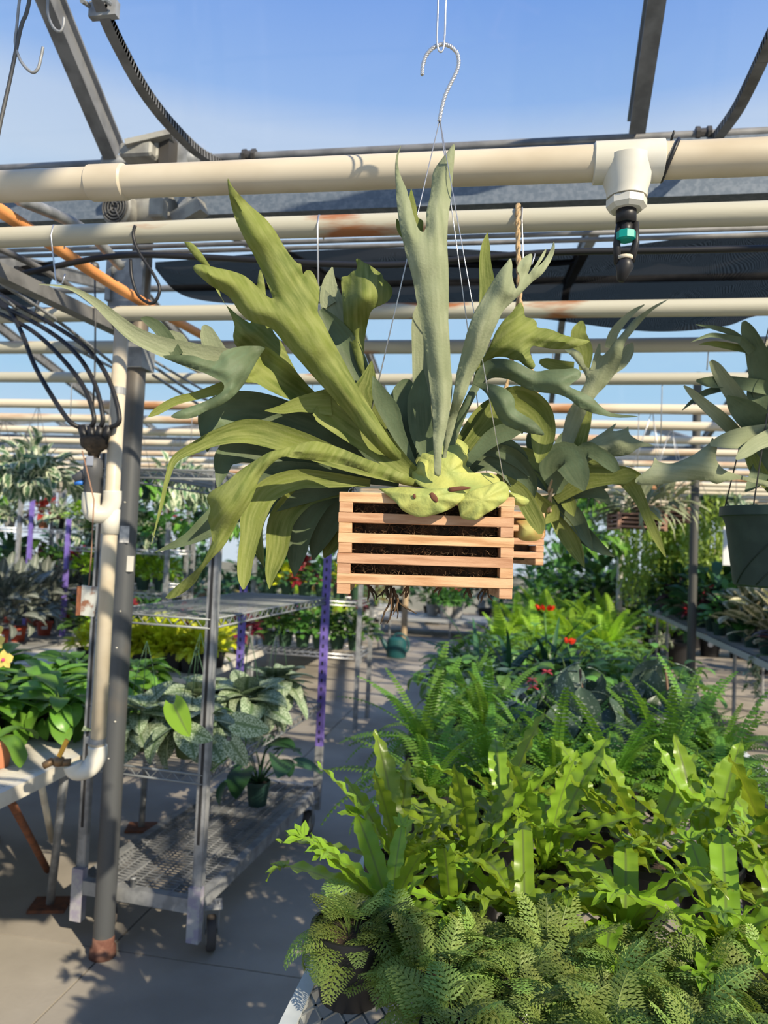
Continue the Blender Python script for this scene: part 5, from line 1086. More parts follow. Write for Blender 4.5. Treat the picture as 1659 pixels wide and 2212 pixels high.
O2 = fr - Mr @ Vector((W2/2, -Dp2/2, 0.11)); O2 = Vector((O2.x, O2.y, fr.z-0.118))
S2 = thing('staghorn_fern', 'staghorn fern in a slatted basket slung on jute rope behind the big one', 'hanging plant', O2)
slat_basket(S2, fr-O2-Mr @ Vector((W2, 0, 0)), rz2, W2, Dp2, 4, 0.0145, 0.02, wood)
obj('shield_frond', sheet([(1110,1120),(1150,1118),(1172,1130),(1178,1155),(1165,1172),(1135,1178),(1110,1170)], (1140,1148), 1.60, 1.635, O2, rings=5), mat('tan_shield', (0.33, 0.19, 0.06), 0.7, 0, (0.36, 0.33, 0.10), 18), S2)
top2 = Vector((at(1119, 455, D2).x, 1.686, PIPE_Z+0.03)); 
def rope(P, r, name, par, org, m):
    P = sm(P, 14); b = MB()
    for ph in range(2):
        Q = []
        for i, p in enumerate(P):
            T = (P[min(i+1,len(P)-1)]-P[max(i-1,0)]).normalized(); A = T.cross(FWD).normalized(); B_ = T.cross(A); an = i*0.9+ph*math.pi
            Q.append(p+(A*math.cos(an)+B_*math.sin(an))*r*0.55-org)
        b.tube(Q, r*0.62, 6)
    return obj(name, b, m, par)
rope([top2+Vector((0,0.03,-0.04)), top2+Vector((0,0.0,0.002)), top2+Vector((0,-0.034,-0.03)), at(1120,560,D2-.03), at(1125,660,D2-.03), at(1150,810,D2-.04), at(1175,920,D2-.04), at(1190,1000,D2-.04), at(1186,1106,1.66)], 0.0055, 'jute_rope', S2, O2, jute)
rope([at(1123,620,D2-.03), at(1090,850,D2), fr-Mr @ Vector((W2-.01,-.02,0))], 0.005, 'jute_rope', S2, O2, jute)
E2 = lambda pts: [(1100+x/2.765, 500+y/2.765) for x, y in pts]
Z6 = (1100, 500, 2.765)
blade(S2, O2, stag_pale, [(300,1600),(310,1330),(320,1200),(350,1080),(400,1000),(440,930),(460,880),(440,830),(410,790),(370,740),(330,705),(380,700),(430,730),(450,790),(470,815),(490,810),(520,770),(540,735),(560,740),(600,700),(640,650),(690,590),(740,530),(800,485),(870,440),(950,405),(900,440),(840,485),(790,540),(740,600),(700,650),(680,700),(670,760),(650,820),(610,880),(570,930),(530,970),(480,1040),(440,1130),(400,1230),(370,1330),(350,1600)], Z6,
    [(1215,1060,D2),(1230,930,D2-.02),(1270,830,D2-.05),(1225,760,D2-.07),(1350,720,D2-.10),(1440,648,D2-.15)], cup=-0.014, step=8.5, axis=((1220,1000),(1300,790)), label='forked felted frond with a drawn-out tip')
frond(S2, O2, stag_pale, [([(1318,752,24),(1325,722,20),(1345,695,16),(1370,672,10),(1392,658,2)], D2-.09, D2-.13), ([(1322,806,10),(1340,785,26),(1355,762,26),(1362,745,14),(1362,741,4)], D2-.06, D2-.07), ([(1282,800,14),(1290,770,14),(1295,742,4)], D2-.06, D2-.07)])
frond(S2, O2, stag, [([(1225,1060,26),(1240,980,40),(1256,925,36),(1266,885,26),(1272,860,6)], D2-.01, D2-.02), ([(1262,800,20),(1262,760,36),(1250,725,34),(1254,705,24),(1257,693,5)], D2+.02, D2+.03), ([(1240,792,20),(1205,790,24),(1180,784,22),(1165,780,8)], D2+.01, D2+.0)])
blade(S2, O2, stag_pale, [(340,1480),(420,1330),(470,1260),(560,1200),(640,1145),(620,1190),(690,1180),(712,1165),(720,1210),(780,1250),(865,1280),(780,1290),(720,1330),(640,1345),(560,1340),(480,1370),(400,1440),(360,1500)], Z6, [(1230,1030,D2),(1300,950,D2-.04),(1340,940,D2-.06),(1410,962,D2-.08)], cup=-0.012, step=8.5, axis=((1230,1030),(1400,960)), seed=4)
frond(S2, O2, stag_dk, [([(1225,1040,24),(1262,975,34),(1290,980,30),(1318,1000,30),(1338,1024,8)], D2-.02, D2-.08)])
frond(S2, O2, stag_dk, [([(1220,1060,40),(1200,1010,70),(1225,990,70),(1250,1030,50),(1262,1060,6)], D2-.03, D2-.10)])
frond(S2, O2, stag, [([(1200,1080,20),(1262,1042,34),(1322,1034,24),(1352,1028,34),(1374,1026,8)], D2-.02, D2-.10), ([(1345,1032,30),(1362,1046,34),(1384,1082,24),(1400,1120,20),(1418,1160,18),(1438,1203,3)], D2-.08, D2-.10), ([(1380,1090,10),(1405,1110,12),(1430,1128,2)], D2-.08, D2-.10)])
frond(S2, O2, stag_dk, [([(1205,1075,20),(1270,1060,30),(1300,1070,26),(1318,1090,4)], D2-.01, D2-.06)])
for i, pts in enumerate(([(1190,1100,24),(1220,1145,40),(1245,1190,30),(1262,1225,3)], [(1195,1095,20),(1250,1145,36),(1290,1180,26),(1328,1203,2)], [(1180,1070,20),(1185,1110,50),(1165,1090,40),(1150,1060,10)], [(1185,1080,20),(1235,1110,40),(1265,1160,24),(1280,1190,3)], [(1215,1060,20),(1230,1090,30),(1240,1115,3)])):
    frond(S2, O2, (stag, stag_dk)[i % 2], [(pts, D2-.0, D2-.05, dict(cup=.3))])
for i in range(9):
    a = -1.2+i*0.5; c = (1190, 1060); L_ = 110+40*(i % 3)
    pts = [(c[0], c[1], 14), (c[0]+L_*.4*math.sin(a), c[1]-L_*.5*abs(math.cos(a))-10, 34), (c[0]+L_*.9*math.sin(a), c[1]-L_*.6*abs(math.cos(a)), 40), (c[0]+L_*1.15*math.sin(a), c[1]-L_*.3*abs(math.cos(a)), 4)]
    frond(S2, O2, (stag_dk, stag)[i % 2], [(pts, D2+.03, D2+.10, dict(cup=.3))])

D3 = 1.6; P3 = at(1695, 1270, D3)
S3 = thing('staghorn_fern', 'dark staghorn fern in a deep green plastic hanging pot', 'hanging plant', P3); O3 = P3
d3m = mat('deep_green_plastic', (0.018, 0.040, 0.034), 0.55, 0, (0.028, 0.055, 0.045), 30)
pot3 = autosmooth(obj('pot', MB().lathe([(0.098, 0), (0.102, 0.004), (0.120, 0.135), (0.126, 0.150), (0.133, 0.152), (0.133, 0.172), (0.126, 0.172), (0.120, 0.150)], 40), d3m, S3))
b = MB()
for k in range(7):
    P = []
    for j in range(13): u = j/12; a = 3.3+k*0.55+u*1.2; r = 0.1025+0.0175*u+0.0004; P.append(Vector((r*math.cos(a), r*math.sin(a), 0.006+0.125*u)))
    b.tube(P, 0.0016, 4)
obj('spiral_rib', b, mat('rib_green', (0.010, 0.024, 0.020), 0.6), pot3, kind='stuff')
put('soil', MB().lathe([(0.119, 0.13), (0.119, 0.15), (0.002, 0.155)], 24).mesh('soil', soil_m), S3)
for a in (2.6, 3.9, 5.6, 0.6):
    c = Vector((0.128*math.cos(a), 0.128*math.sin(a), 0.165)); hz_ = Vector((P3.x-P3.x, 1.686-P3.y, PIPE_Z+0.02-P3.z))
    obj('hanger_wire', MB().tube([c, c+(hz_-c)*0.5, hz_], 0.0016, 5), wire_dk, S3)
for i in range(8):
    a = 2.2+i*0.42; put('leaf', poth[i % 3], S3, Matrix.Translation((0.07*math.cos(a), 0.07*math.sin(a), 0.15)) @ Matrix.Rotation(a-math.pi/2, 4, 'Z') @ Matrix.Rotation(0.5, 4, 'X') @ Matrix.Scale(0.42, 4))
blade(S3, O3, stag_pale, [(1640,1580),(1546,1528),(1450,1500),(1380,1482),(1300,1490),(1240,1508),(1190,1490),(1100,1485),(1000,1495),(900,1510),(800,1516),(755,1500),(765,1468),(850,1405),(868,1350),(895,1375),(950,1385),(1000,1378),(1090,1340),(1150,1300),(1200,1262),(1215,1232),(1242,1280),(1235,1350),(1260,1400),(1300,1430),(1400,1462),(1546,1492),(1640,1530)], Z6, [(1690,1062,D3),(1600,1030,D3-.03),(1520,1010,D3-.08),(1380,1035,D3-.12),(1540,950,D3-.08)], cup=-0.014, step=8.5, axis=((1690,1060),(1400,1030)), label='long grey-green frond reaching sideways')
K = dict(cup=.25)
for m_, br in ((stag_pale, ([(1600,945,26),(1562,908,28),(1520,872,22),(1492,846,14),(1477,833,3)], .0, -.08)), (stag_pale, ([(1625,905,30),(1588,855,36),(1562,818,30),(1546,793,22),(1535,779,8)], .0, -.07)), (stag_dk, ([(1660,850,60),(1645,795,54),(1628,745,38),(1614,712,26),(1606,694,8)], .0, -.05)),
        (stag_dk, ([(1625,760,20),(1585,722,14),(1548,709,10),(1503,701,1)], -.03, -.08)), (stag_dk, ([(1600,735,14),(1545,724,10),(1520,728,7),(1493,739,1)], -.05, -.08)), (stag_dk, ([(1690,1075,40),(1665,960,70),(1655,860,76),(1650,795,56)], .0, .0)),
        (stag_dk, ([(1680,950,60),(1625,902,60),(1592,876,40),(1570,856,6)], -.02, -.06)), (stag_dk, ([(1660,838,30),(1585,826,26),(1535,825,24),(1504,822,5)], .0, -.06)), (stag_dk, ([(1590,832,14),(1525,848,14),(1492,870,8),(1473,887,1)], .0, -.05)),
        (stag_pale, ([(1690,940,56),(1605,946,46),(1562,953,30),(1534,960,8)], -.03, -.10)), (stag_pale, ([(1700,930,40),(1640,955,32),(1608,978,24),(1590,992,5)], -.04, -.11)), (stag, ([(1690,1080,20),(1640,1020,30),(1620,980,24),(1606,950,4)], .0, .02)),
        (stag_dk, ([(1700,820,60),(1700,730,50),(1690,670,6)], .0, -.03)), (stag_dk, ([(1700,1000,60),(1660,1000,50),(1630,1040,30),(1610,1062,4)], .02, .0)), (stag_dk, ([(1665,780,30),(1690,730,40),(1720,690,4)], .0, .0)), (stag, ([(1640,760,16),(1560,745,14),(1530,742,8),(1510,744,1)], .0, -.03))):
    frond(S3, O3, m_, [(br[0], D3+br[1], D3+br[2], K)])

# far slatted baskets with grey foliage
def mk_lance(L_, W_, c=.9, nv=4, nu=2, kind='lance'): return lambda b, M, rr: leaf_geo(b, L_, W_, kind, .25, c*rr.uniform(.4, 1.5), nv, nu, M=M)
cl_grey = clump('foliage', stag_pale, 60, mk_lance(.20, .03), .10, .10, 1, (-.3, 1.4))
for k, (px, py, d) in enumerate(((1335, 1106, 4.0), (1392, 1092, 4.3))):
    p = at(px, py, d); O_ = Vector((p.x, p.y, p.z-0.10)); t = thing('slat_basket', ['weathered slatted basket of grey foliage hung in front of the vines', 'weathered slatted basket partly behind another one before the vines'][k], 'hanging plant', O_)
    slat_basket(t, (0,0,0.10), YAW, .27, .2, 4, .0115, .02, wood_far); o = put('foliage', cl_grey, t, Matrix.Translation((.13,.1,.10))); o['kind'] = 'stuff'
    for xx, yy in ((.01,.01), (.26,.01), (.01,.19), (.26,.19)): obj('hanger_wire', MB().tube([(xx,yy,.1), (.135, (3.986 if k == 0 else 4.477)-O_.y, PIPE_Z-O_.z)], 0.0015, 4), wire_m, t)

# trailing vines on the right
def vine_mesh(name, m, strands, R_, Lmin, Lmax, seed, lw=.022):
    rr = random.Random(seed); b = MB()
    for s in range(strands):
        a = rr.uniform(0, 6.28); r = R_*math.sqrt(rr.random()); L_ = rr.uniform(Lmin, Lmax); x, y = r*math.cos(a), r*math.sin(a); n_ = int(L_/0.026)
        for i in range(n_):
            z = -i*0.026; x += rr.gauss(0,.004); y += rr.gauss(0,.004); aa = rr.uniform(0, 6.28)
            M = Matrix.Translation((x, y, z)) @ Matrix.Rotation(aa, 4, 'Z') @ Matrix.Rotation(rr.uniform(-1.2,.2), 4, 'X') @ Matrix.Scale(rr.uniform(.7,1.3), 4); leaf_geo(b, .045, lw*1.4, 'heart', .2, .6, 2, 2, M=M)
    return b.mesh(name, m)
m_vine = leafm('vine_green', (0.30, 0.44, 0.08), trans=.35, tcol=(.5,.6,.1), rnd=.15)
vm = [vine_mesh('vines', m_vine, 60, .24, .5, 1.1, 5, .03), vine_mesh('vines', m_vine, 54, .22, .4, 1.0, 6, .03)]
for k, (px, py, d, j) in enumerate(((1375, 1112, 8.0, 0), (1430, 1112, 8.2, 1), (1480, 1108, 8.0, 0), (1535, 1085, 7.2, 1))):
    p = at(px, py, d); t = thing('trailing_vine_basket', 'curtain of light-green trailing vines hanging from a small pot', 'hanging plant', p, k*1.3, 'trailing vine baskets')
    pm, so = pot_of((0.10, 0.12, p_dgrn)); put('pot', pm, t, Matrix.Translation((0,0,-.06))); o = put('vines', vm[j], t, Matrix.Translation((0,0,.06))); o['kind'] = 'stuff'
    yq = min(pipe_ys, key=lambda q: abs(q-p.y)); obj('hanger', MB().tube([(0,0,0), Vector((p.x, yq, PIPE_Z))-p], 0.003, 4), wire_dk, t)

# ------------------------------------------------------------------ right bench
RZ = 0.85; bench('grey_bench', 'grey metal bench crowded with potted plants beyond the dark column', 1.61, 2.75, 3.9, 9.3, RZ, mat('bright_aluminium', (0.52, 0.53, 0.53), 0.5, 0.2), [(1.65, 8.44), (1.66, 7.3), (1.68, 9.2), (2.6, 8.4), (1.66, 6.0), (2.6, 6.0)], mesh=False)
cl = dict(
 purple=clump('foliage', m_purple, 60, mk_lance(.12, .045), .11, .22, 2), crimson=clump('foliage', m_red, 50, mk_lance(.12, .05), .11, .22, 3),
 rubber=clump('foliage', m_rubv, 46, mk_lance(.14, .065, .5, 5, 4, 'oval'), .10, .30, 4), green=clump('foliage', m_mid, 110, mk_lance(.09, .05, .8, 4, 2, 'oval'), .16, .26, 5),
 dark=clump('foliage', m_dkveg, 80, mk_lance(.15, .08, .9, 4, 2, 'oval'), .18, .34, 6), light=clump('foliage', m_lime, 100, mk_lance(.09, .04), .15, .22, 7),
 pale=clump('foliage', m_varg, 120, mk_lance(.085, .055, .8, 4, 4, 'heart'), .19, .24, 8, (-.8, 1.2), low=-.06), neon=clump('foliage', m_neon, 60, mk_lance(.08, .055, .7, 4, 2, 'heart'), .12, .17, 9),
 spider=clump('foliage', leafm('spider_cream', (0.34, 0.42, 0.16), uvmode='mid', vcol=(.6,.62,.4)), 70, mk_lance(.22, .018, 2.0, 6, 2, 'long'), .06, .16, 10), silver=clump('foliage', m_prayer, 95, mk_lance(.13, .06, .8, 6, 4), .16, .36, 11),
 palm=clump('foliage', m_dkveg, 70, mk_lance(.34, .05, 1.0, 5, 2, 'long'), .16, .75, 12, (.1, 1.3)), tall=clump('foliage', m_mid, 120, mk_lance(.18, .09, .9, 4, 2, 'oval'), .30, 1.1, 13),
 darktall=clump('foliage', m_dkveg, 140, mk_lance(.20, .09, .9, 4, 2, 'oval'), .34, 1.2, 14), croton=clump('foliage', m_bronz, 60, mk_lance(.14, .05), .12, .24, 15), hang=clump('foliage', m_varg, 230, mk_lance(.09, .06, .9, 4, 4, 'heart'), .25, .30, 16, (-1.0, 1.2), low=-.18),
 hangg=clump('foliage', m_poth, 160, mk_lance(.09, .05, .9, 4, 2, 'heart'), .22, .26, 17, (-1.0, 1.2), low=-.14), trail=clump('foliage', m_varg, 90, mk_lance(.07, .05, .9, 4, 4, 'heart'), .12, .16, 18, (-1.2, .9), low=-.10))
PDG = (0.062, 0.11, p_dgrn); PK = (0.07, 0.12, p_blk)
tx = {'trail': ('variegated trailing plant spilling over the grey bench edge', 'trailing plant'), 'purple': ('dark purple-leaved plant in a green pot on the grey bench', 'foliage plant'), 'rubber': ('cream-edged rubber plant on the grey bench', 'rubber plant'),
      'green': ('bushy green plant on the grey bench', 'foliage plant'), 'crimson': ('crimson-leaved plant on the grey bench', 'foliage plant'), 'dark': ('broad-leaved dark plant on the grey bench', 'foliage plant')}
order = ['trail', 'purple', 'rubber', 'rubber', 'rubber', 'green', 'purple', 'dark', 'crimson', 'green', 'purple', 'dark', 'green', 'dark']
for r, x in enumerate((1.74, 2.02, 2.35)):
    for k in range(14):
        kind = order[(k+(0 if r == 0 else r*2)) % 14] if r else order[k]
        if r and kind == 'trail': kind = 'rubber'
        lb, ct = tx[kind]; far_plant('bench_plant', lb, ct, (x+rs.uniform(-.03,.03), 4.55+0.345*k+rs.uniform(-.05,.05), RZ), cl[kind], PDG, kind+' plants on the grey bench', s=(1.3, 1.5, 1.8)[r]*rs.uniform(.9, 1.15))
for k in range(6):
    p = at((1648, 1655, 1640, 1662, 1630, 1650)[k], (1440, 1475, 1465, 1500, 1430, 1455)[k], 4.9)
vt = vine_mesh('vines', m_varg, 5, .06, .2, .5, 9, .03)
for px, py in ((1640, 1425), (1625, 1440)):
    p = at(px, py, 4.95); t = thing('hanging_strand', 'variegated vine strands dangling off the grey bench corner', 'vine', (1.62, p.y, RZ), 0, 'vine strands off the grey bench'); o = put('vines', vt, t); o['kind'] = 'stuff'
    obj('stem', MB().tube([(0.14,0,0.02), (0,0,0.012), (-0.02,0,-0.05)], 0.004, 5), m_mid, t)
far_plant('hanging_plant', 'small dark plant hanging below the grey bench end', 'hanging plant', onz(1432, 1378, 0.42)[:], cl['trail'], None, None, s=1.0)

# ------------------------------------------------------------------ left benches, racks and far plants
bench('plank_bench', 'pale wooden plank bench of chartreuse plants behind the wire cart', -3.4, -1.95, 4.35, 5.7, 0.62, cream_fr, [(-2.0, 4.42), (-3.3, 4.42), (-2.0, 5.6)], mesh=False)
for k in range(20):
    x = -2.72+0.085*(k % 10)+rs.uniform(-.02,.02); y = 4.5+0.24*(k//10)+rs.uniform(-.05,.05)
    far_plant('neon_pothos', 'chartreuse pothos lined up on the plank bench', 'pothos', (x, y, 0.62), cl['neon'], PK, 'chartreuse pothos row', s=rs.uniform(.95, 1.2))
for k in range(9):
    far_plant('leafy_plant', 'mixed green plant at the back of the plank bench', 'foliage plant', (-3.3+0.16*k, 5.4, 0.62), cl[['green', 'light', 'crimson'][k % 3]], PK, 'plants at the back of the plank bench', s=1.0)
bench('board_bench', 'grey board bench carrying silvery plants in red pots', -5.4, -3.55, 4.9, 6.8, 0.60, mat('grey_board', (0.30, 0.30, 0.29), 0.8, 0, (0.22, 0.22, 0.21), 9), [(-3.65, 5.0), (-3.65, 6.7)], mesh=False)
PR = (0.065, 0.115, p_terra)
for k, (px, py) in enumerate(((38, 1385), (95, 1372), (135, 1355), (0, 1392), (70, 1352), (165, 1345), (110, 1338), (20, 1345))):
    x, y = G(px, py, 0.60); t = far_plant('prayer_plant', 'silver-veined plant in a red plastic pot on the grey board bench', 'foliage plant', (x, y, 0.60), cl['silver'], PR, 'silvery plants in red pots', rz=0.0, s=1.4)
    dv = (CAM-Vector((x, y, 0.66))); dv.z = 0; dv.normalize(); an = math.atan2(dv.y, dv.x); obj('pot_label', MB().box(dv*0.0625+Vector((0,0,0.07)), (0.003, 0.045, 0.025), an), label_m, t, False)
def rack(x0, x1, y0, y1, zs, ztop, label, pm=purple):
    t = thing('plant_rack', label, 'rack', ((x0+x1)/2, (y0+y1)/2, 0)); ox_, oy_ = (x0+x1)/2, (y0+y1)/2
    for x in (x0, x1):
        for y in (y0, y1): obj('post', MB().box((x-ox_, y-oy_, ztop/2), (0.034, 0.03, ztop)), pm if (x == x0 and y == y0) else galv, t, False)
    for z in zs:
        b = MB()
        for a, c in (((x0,y0),(x1,y0)), ((x0,y1),(x1,y1)), ((x0,y0),(x0,y1)), ((x1,y0),(x1,y1))):
            for dz in (0, -.03): b.tube([(a[0]-ox_, a[1]-oy_, z+dz), (c[0]-ox_, c[1]-oy_, z+dz)], 0.005, 5)
        n_ = int((x1-x0)/0.05)
        P = [Vector((x0-ox_+(x1-x0)*k/n_, y0-oy_, z-(0.03 if k % 2 else 0))) for k in range(n_+1)]; b.tube(P, 0.004, 4)
        for k in range(1, n_): b.tube([(x0-ox_+(x1-x0)*k/n_, y0-oy_, z), (x0-ox_+(x1-x0)*k/n_, y1-oy_, z)], 0.0025, 4)
        obj('wire_shelf', b, wire_m, t, kind='stuff')
    return t
pp_ = at(66, 1150, 7.0); rack(pp_.x, pp_.x+1.35, pp_.y, pp_.y+0.5, (0.55, 1.02, 1.50), 1.92, 'purple-posted wire rack of pots beyond the silvery plants')
RX, RY = pp_.x, pp_.y
rack(RX-1.6, RX-0.12, RY, RY+0.5, (0.55, 1.02, 1.50), 1.92, 'second wire rack with plain posts beyond the silvery plants', galv)
for s_i, z in enumerate((0.56, 1.03, 1.51)):
    for k in range(11):
        kind = (['crimson', 'pale', 'light', 'green', 'light', 'purple', 'green'], ['dark', 'purple', 'green', 'crimson'], ['crimson', 'pale', 'light', 'green', 'pale'])[s_i][k % (7, 4, 5)[s_i]]
        x = RX-1.45+0.265*k
        if abs(x-(RX-0.06)) < 0.08: x += 0.1
        far_plant('rack_plant', {'crimson': 'red-leaved pot plant on a purple-posted rack', 'pale': 'cream-variegated pot plant on a purple-posted rack', 'light': 'yellow-green pot plant on a purple-posted rack', 'green': 'bushy green pot plant on a purple-posted rack', 'purple': 'dark purple pot plant on a purple-posted rack', 'dark': 'broad dark pot plant on a purple-posted rack'}[kind], 'foliage plant', (x, RY+0.22, z), cl[kind], (0.06, 0.10, (p_blk, p_gry, p_tan)[k % 3]), kind+' plants on the racks', s=1.05)
# second pair of racks behind the cart
q_ = at(358, 1170, 6.2); rack(q_.x-0.9, q_.x+0.02, q_.y, q_.y+0.5, (0.6, 1.0, 1.36), 1.60, 'purple-posted rack of trailing plants seen past the column')
q2 = at(540, 1240, 6.0); rack(q2.x, q2.x+0.9, q2.y+0.1, q2.y+0.6, (0.6, 1.02), 1.35, 'low plain wire rack behind the staghorn\'s drooping fronds', galv)
for k in range(5):
    for z, kd in ((1.01, 'light'), (1.37, ('pale', 'green', 'dark', 'pale', 'green')[k])):
        far_plant('rack_plant', {'light': 'pale green plant on the rack past the column', 'pale': 'cream-variegated plant on the rack past the column', 'green': 'bushy green plant on the rack past the column', 'dark': 'broad dark plant on the rack past the column'}[kd], 'foliage plant', (q_.x-0.8+0.17*k, q_.y+0.2, z), cl[kd], (0.065, 0.11, p_dgrn), kd+' plants on the rack past the column', s=1.05)
for k in range(6):
    for z, kd in ((0.61, 'green'), (1.03, ('dark', 'neon', 'crimson', 'green', 'neon', 'crimson')[k])):
        far_plant('rack_plant', {'green': 'bushy green plant on the low rack', 'dark': 'broad dark plant on the low rack', 'neon': 'bright yellow plant on the low rack', 'crimson': 'red-leaved plant on the low rack'}[kd], 'foliage plant', (q2.x+0.08+0.15*k, q2.y+0.3, z), cl[kd], (0.065, 0.11, p_grn), kd+' plants on the low rack', s=1.0)
# long far table on the left of the aisle
bench('far_table', 'long pale table of spider plants running down the aisle', -3.3, -1.80, 6.9, 11.4, 0.57, mat('pale_table', (0.5, 0.49, 0.46), 0.7), [(-1.85, 9.15), (-1.85, 7.2), (-1.85, 10.4), (-1.85, 11.3), (-3.2, 9.1)], mesh=False)
for k in range(24):
    kd = ('spider', 'spider', 'croton', 'light', 'crimson', 'spider', 'neon', 'green')[k % 8]
    far_plant('table_plant', {'spider': 'arching spider plant on the long far table', 'croton': 'bronze croton on the long far table', 'light': 'light-green plant on the long far table', 'crimson': 'red-leaved plant on the long far table', 'neon': 'yellow plant on the long far table', 'green': 'bushy green plant on the long far table'}[kd], 'foliage plant', (-1.98-0.32*(k % 3)+rs.uniform(-.05,.05), 7.1+0.52*(k//3)+rs.uniform(-.08,.08), 0.57), cl[kd], PK, kd+' plants on the long far table', s=rs.uniform(1.0, 1.35))
# watering can
wc = thing('watering_can', 'dark teal plastic watering can standing on the aisle floor', 'watering can', (-1.50, 9.80, 0), math.radians(8)); wm = mat('teal_can', (0.012, 0.075, 0.080), 0.45)
autosmooth(obj('body', MB().lathe([(0.115, 0), (0.125, 0.02), (0.128, 0.16), (0.115, 0.24), (0.07, 0.27), (0.06, 0.262)], 20, M=Matrix.Diagonal((1.05, 0.8, 1))), wm, wc))
obj('spout', MB().tube(sm([(-0.10,0,0.09), (-0.16,0,0.17), (-0.21,0,0.25), (-0.235,0,0.275)], 4), [0.045]+[0.04-0.0018*k for k in range(12)], 10), wm, wc)
obj('spout_rose', MB().lathe([(0.02,-0.01), (0.035,0.012), (0.035,0.018)], 12, (-0.24,0,0.285), Matrix.Rotation(-0.7, 3, 'Y')), wm, wc)
obj('handle', MB().tube(sm([(-0.05,0,0.27), (0.0,0,0.315), (0.09,0,0.30), (0.15,0,0.22), (0.155,0,0.12), (0.115,0,0.06)], 5), 0.014, 8), wm, wc)
# pots with pink flowers and dark stock at the far end
for k, (px, py) in enumerate(((965, 1345), (985, 1340), (930, 1330))):
    x, y = G(px, py, 0.02) if False else (at(px, py, 12.5).x, 12.4+0.2*k); t = far_plant('flowering_pot', 'pink-flowered plant in a grey pot at the far end of the aisle', 'flowering plant', (x, y, 0.30), cl['green'], (0.12, 0.24, p_gry), 'pink flowering pots', s=1.3)
    b = MB()
    for q in range(8): leaf_geo(b, .09, .07, 'oval', .3, .4, 3, 2, M=Matrix.Translation((rs.uniform(-.2,.2), rs.uniform(-.2,.1), .52+rs.uniform(-.08,.12))) @ Matrix.Rotation(rs.uniform(0,6), 4, 'Z') @ Matrix.Rotation(.6, 4, 'X'))
    obj('flowers', b, m_flpink, t, kind='stuff')
bench('low_stand', 'low metal stand of flowering pots at the end of the aisle', -2.2, 0.2, 12.1, 13.1, 0.30, alu, [(-2.1, 12.2), (0.1, 12.2), (-1, 12.2)], mesh=False)
for k in range(8):
    t = far_plant('black_tub', 'lime plant in a black tub with a white label by the far wall', 'foliage plant', (1.7+0.42*k, 12.0, 0.0), cl['light'], (0.17, 0.36, p_blk), 'lime plants in black tubs', s=1.6)
    obj('pot_label', MB().lathe([(0.04,0),(0.04,0.004)], 10, (0,0,0)), label_m, t, False, M=Matrix.Rotation(-t.rotation_euler.z, 4, 'Z') @ Matrix.Translation((-0.03,-0.16,0.2)) @ Matrix.Rotation(math.pi/2, 4, 'X'))
n_ = 0
for y in (10.6, 13.0, 14.3, 15.7):
    x = -10.0
    while x < 6.5:
        x += rs.uniform(.95, 1.2)
        if y < 12 and (-4.6 < x < 4.6): continue
        if y < 13.5 and -2.6 < x < 0.4: continue
        kd = ('darktall', 'tall', 'palm', 'darktall', 'dark')[rs.randrange(5)]
        far_plant('far_stock_plant', {'darktall': 'tall dark leafy stock plant by the end wall', 'tall': 'tall green leafy stock plant by the end wall', 'palm': 'dark arching palm by the end wall', 'dark': 'low dark leafy plant by the end wall'}[kd], 'foliage plant', (x, y+rs.uniform(-.3,.3), 0), cl[kd], (0.18, 0.34, p_blk), kd+' stock plants by the end wall', s=rs.uniform(1.2, 1.5)*(1.0 if kd != 'dark' else 1.3)); n_ += 1
for x, y in [(-8+0.9*k, 8.7) for k in range(4)] + [(4.4+1.0*k, 6.4+1.0*j) for k in range(2) for j in range(4)] + [(-8.0+.9*k, 7.3) for k in range(4)]:
    kd = ('darktall', 'tall', 'palm')[rs.randrange(3)]
    far_plant('side_stock_plant', {'darktall': 'tall dark leafy plant at the side of the house', 'tall': 'tall green leafy plant at the side of the house', 'palm': 'dark arching palm at the side of the house'}[kd], 'foliage plant', (x, y, 0), cl[kd], (0.18, 0.34, p_blk), kd+' plants at the sides', s=rs.uniform(.9, 1.1))
# large leaved plants behind the lime ferns
for k, (px, py) in enumerate(((1150, 1262), (1225, 1250), (1300, 1265))):
    p = at(px, py, 10.2); far_plant('broadleaf_plant', 'tall broad-leaved plant behind the lime ferns', 'foliage plant', (p.x, p.y, 0), cl['tall'], (0.18, 0.34, p_blk), 'broad-leaved plants behind the lime ferns', s=1.15)
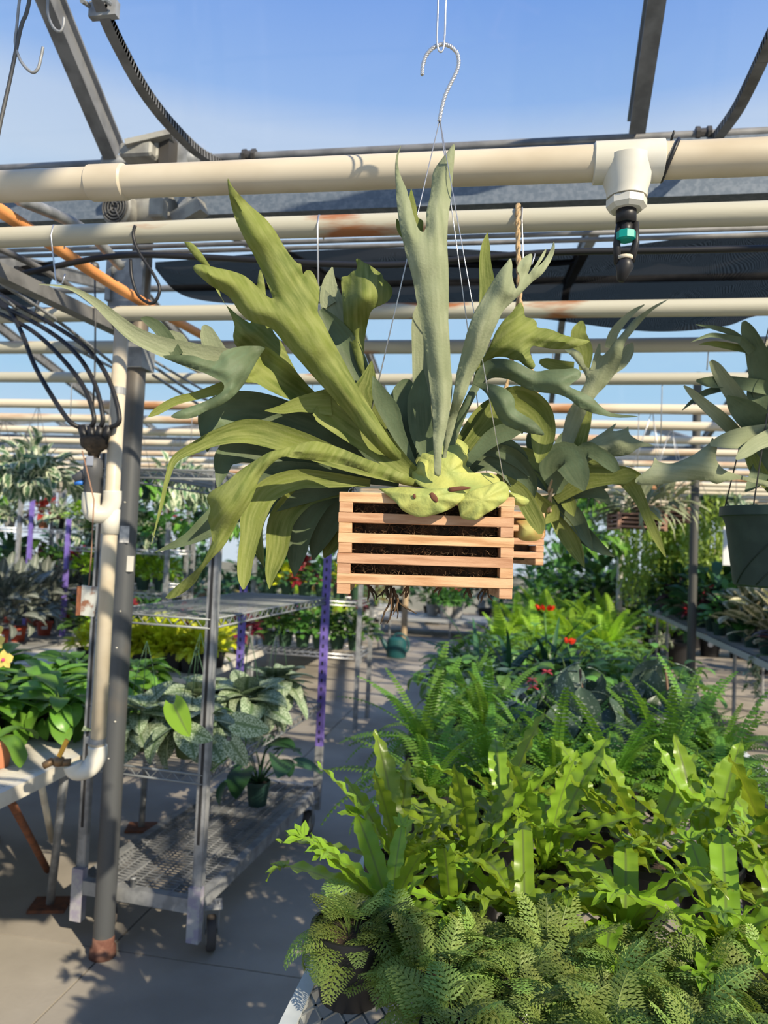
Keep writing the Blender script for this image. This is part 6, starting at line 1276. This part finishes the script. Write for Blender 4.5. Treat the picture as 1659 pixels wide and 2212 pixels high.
# hanging baskets
def hanging(px, py, d, kd, label, group=None, s=1.0, pm=p_dgrn):
    p = at(px, py, d); yq = min(pipe_ys, key=lambda q: abs(q-p.y)); p.y = yq if abs(yq-p.y) < .4 else p.y
    t = far_plant('hanging_basket', label, 'hanging plant', p, cl[kd], None, group, s=s); pmh, so = pot_of((0.115, 0.14, pm)); put('pot', pmh, t, Matrix.Translation((0,0,-.12)))
    for q in range(3):
        a = q*2.09; obj('hanger_wire', MB().tube([(.11*math.cos(a), .11*math.sin(a), 0), (0, 0, PIPE_Z-p.z)], 0.002, 4), wire_dk, t)
hanging(112, 1000, 4.6, 'hang', 'cream-variegated pothos basket beside the hose manifold', s=1.2); hanging(-5, 1010, 5.0, 'hang', 'cream-variegated basket at the rack end', s=1.0)
hanging(385, 1030, 5.4, 'hang', 'cream-variegated basket seen past the column', s=1.2); hanging(335, 1045, 5.1, 'hangg', 'green pothos basket close behind the column', s=.9)
for k, (px, py, d) in enumerate(((60, 1060, 8.6), (190, 1075, 8.0), (260, 1080, 9.2), (590, 1080, 8.6), (650, 1100, 9.0), (700, 1090, 9.8), (1270, 1075, 8.8), (1320, 1090, 9.4), (1500, 1050, 9.6), (1225, 1120, 7.4), (1590, 1075, 8.4), (1560, 1110, 9.8), (20, 1095, 10.5), (520, 1110, 10.5))):
    hanging(px, py, d, ('hangg', 'hang')[k % 3 == 1], 'pothos basket hanging far down the house', 'far hanging baskets', s=1.1)
hanging(440, 1110, 5.9, 'hangg', 'green pothos basket behind the drooping pale frond', s=1.2); hanging(1285, 1150, 6.6, 'hangg', 'low-hung green basket beyond the second slatted basket', s=1.3)
for k, (x, y) in enumerate(((1.15, 10.7), (2.2, 10.5), (3.3, 10.6))): far_plant('tall_stock_plant', 'very tall dark plant behind the trailing vines', 'foliage plant', (x, y, 0), cl['darktall'], (0.2, 0.36, p_blk), 'very tall dark plants', s=1.45)
sg = at(1588, 1180, 6.5); tag(obj('white_sign', MB().box(sg, (0.20, 0.01, 0.34)), label_m, smooth=False), 'blank-looking white sign panel hanging behind the green pot', 'sign')
tag(obj('sign_wire', MB().tube([sg+Vector((0,0,.17)), Vector((sg.x, min(pipe_ys, key=lambda q: abs(q-sg.y)), PIPE_Z))], .003, 4), wire_dk), 'wire holding up the white sign panel', 'wire')
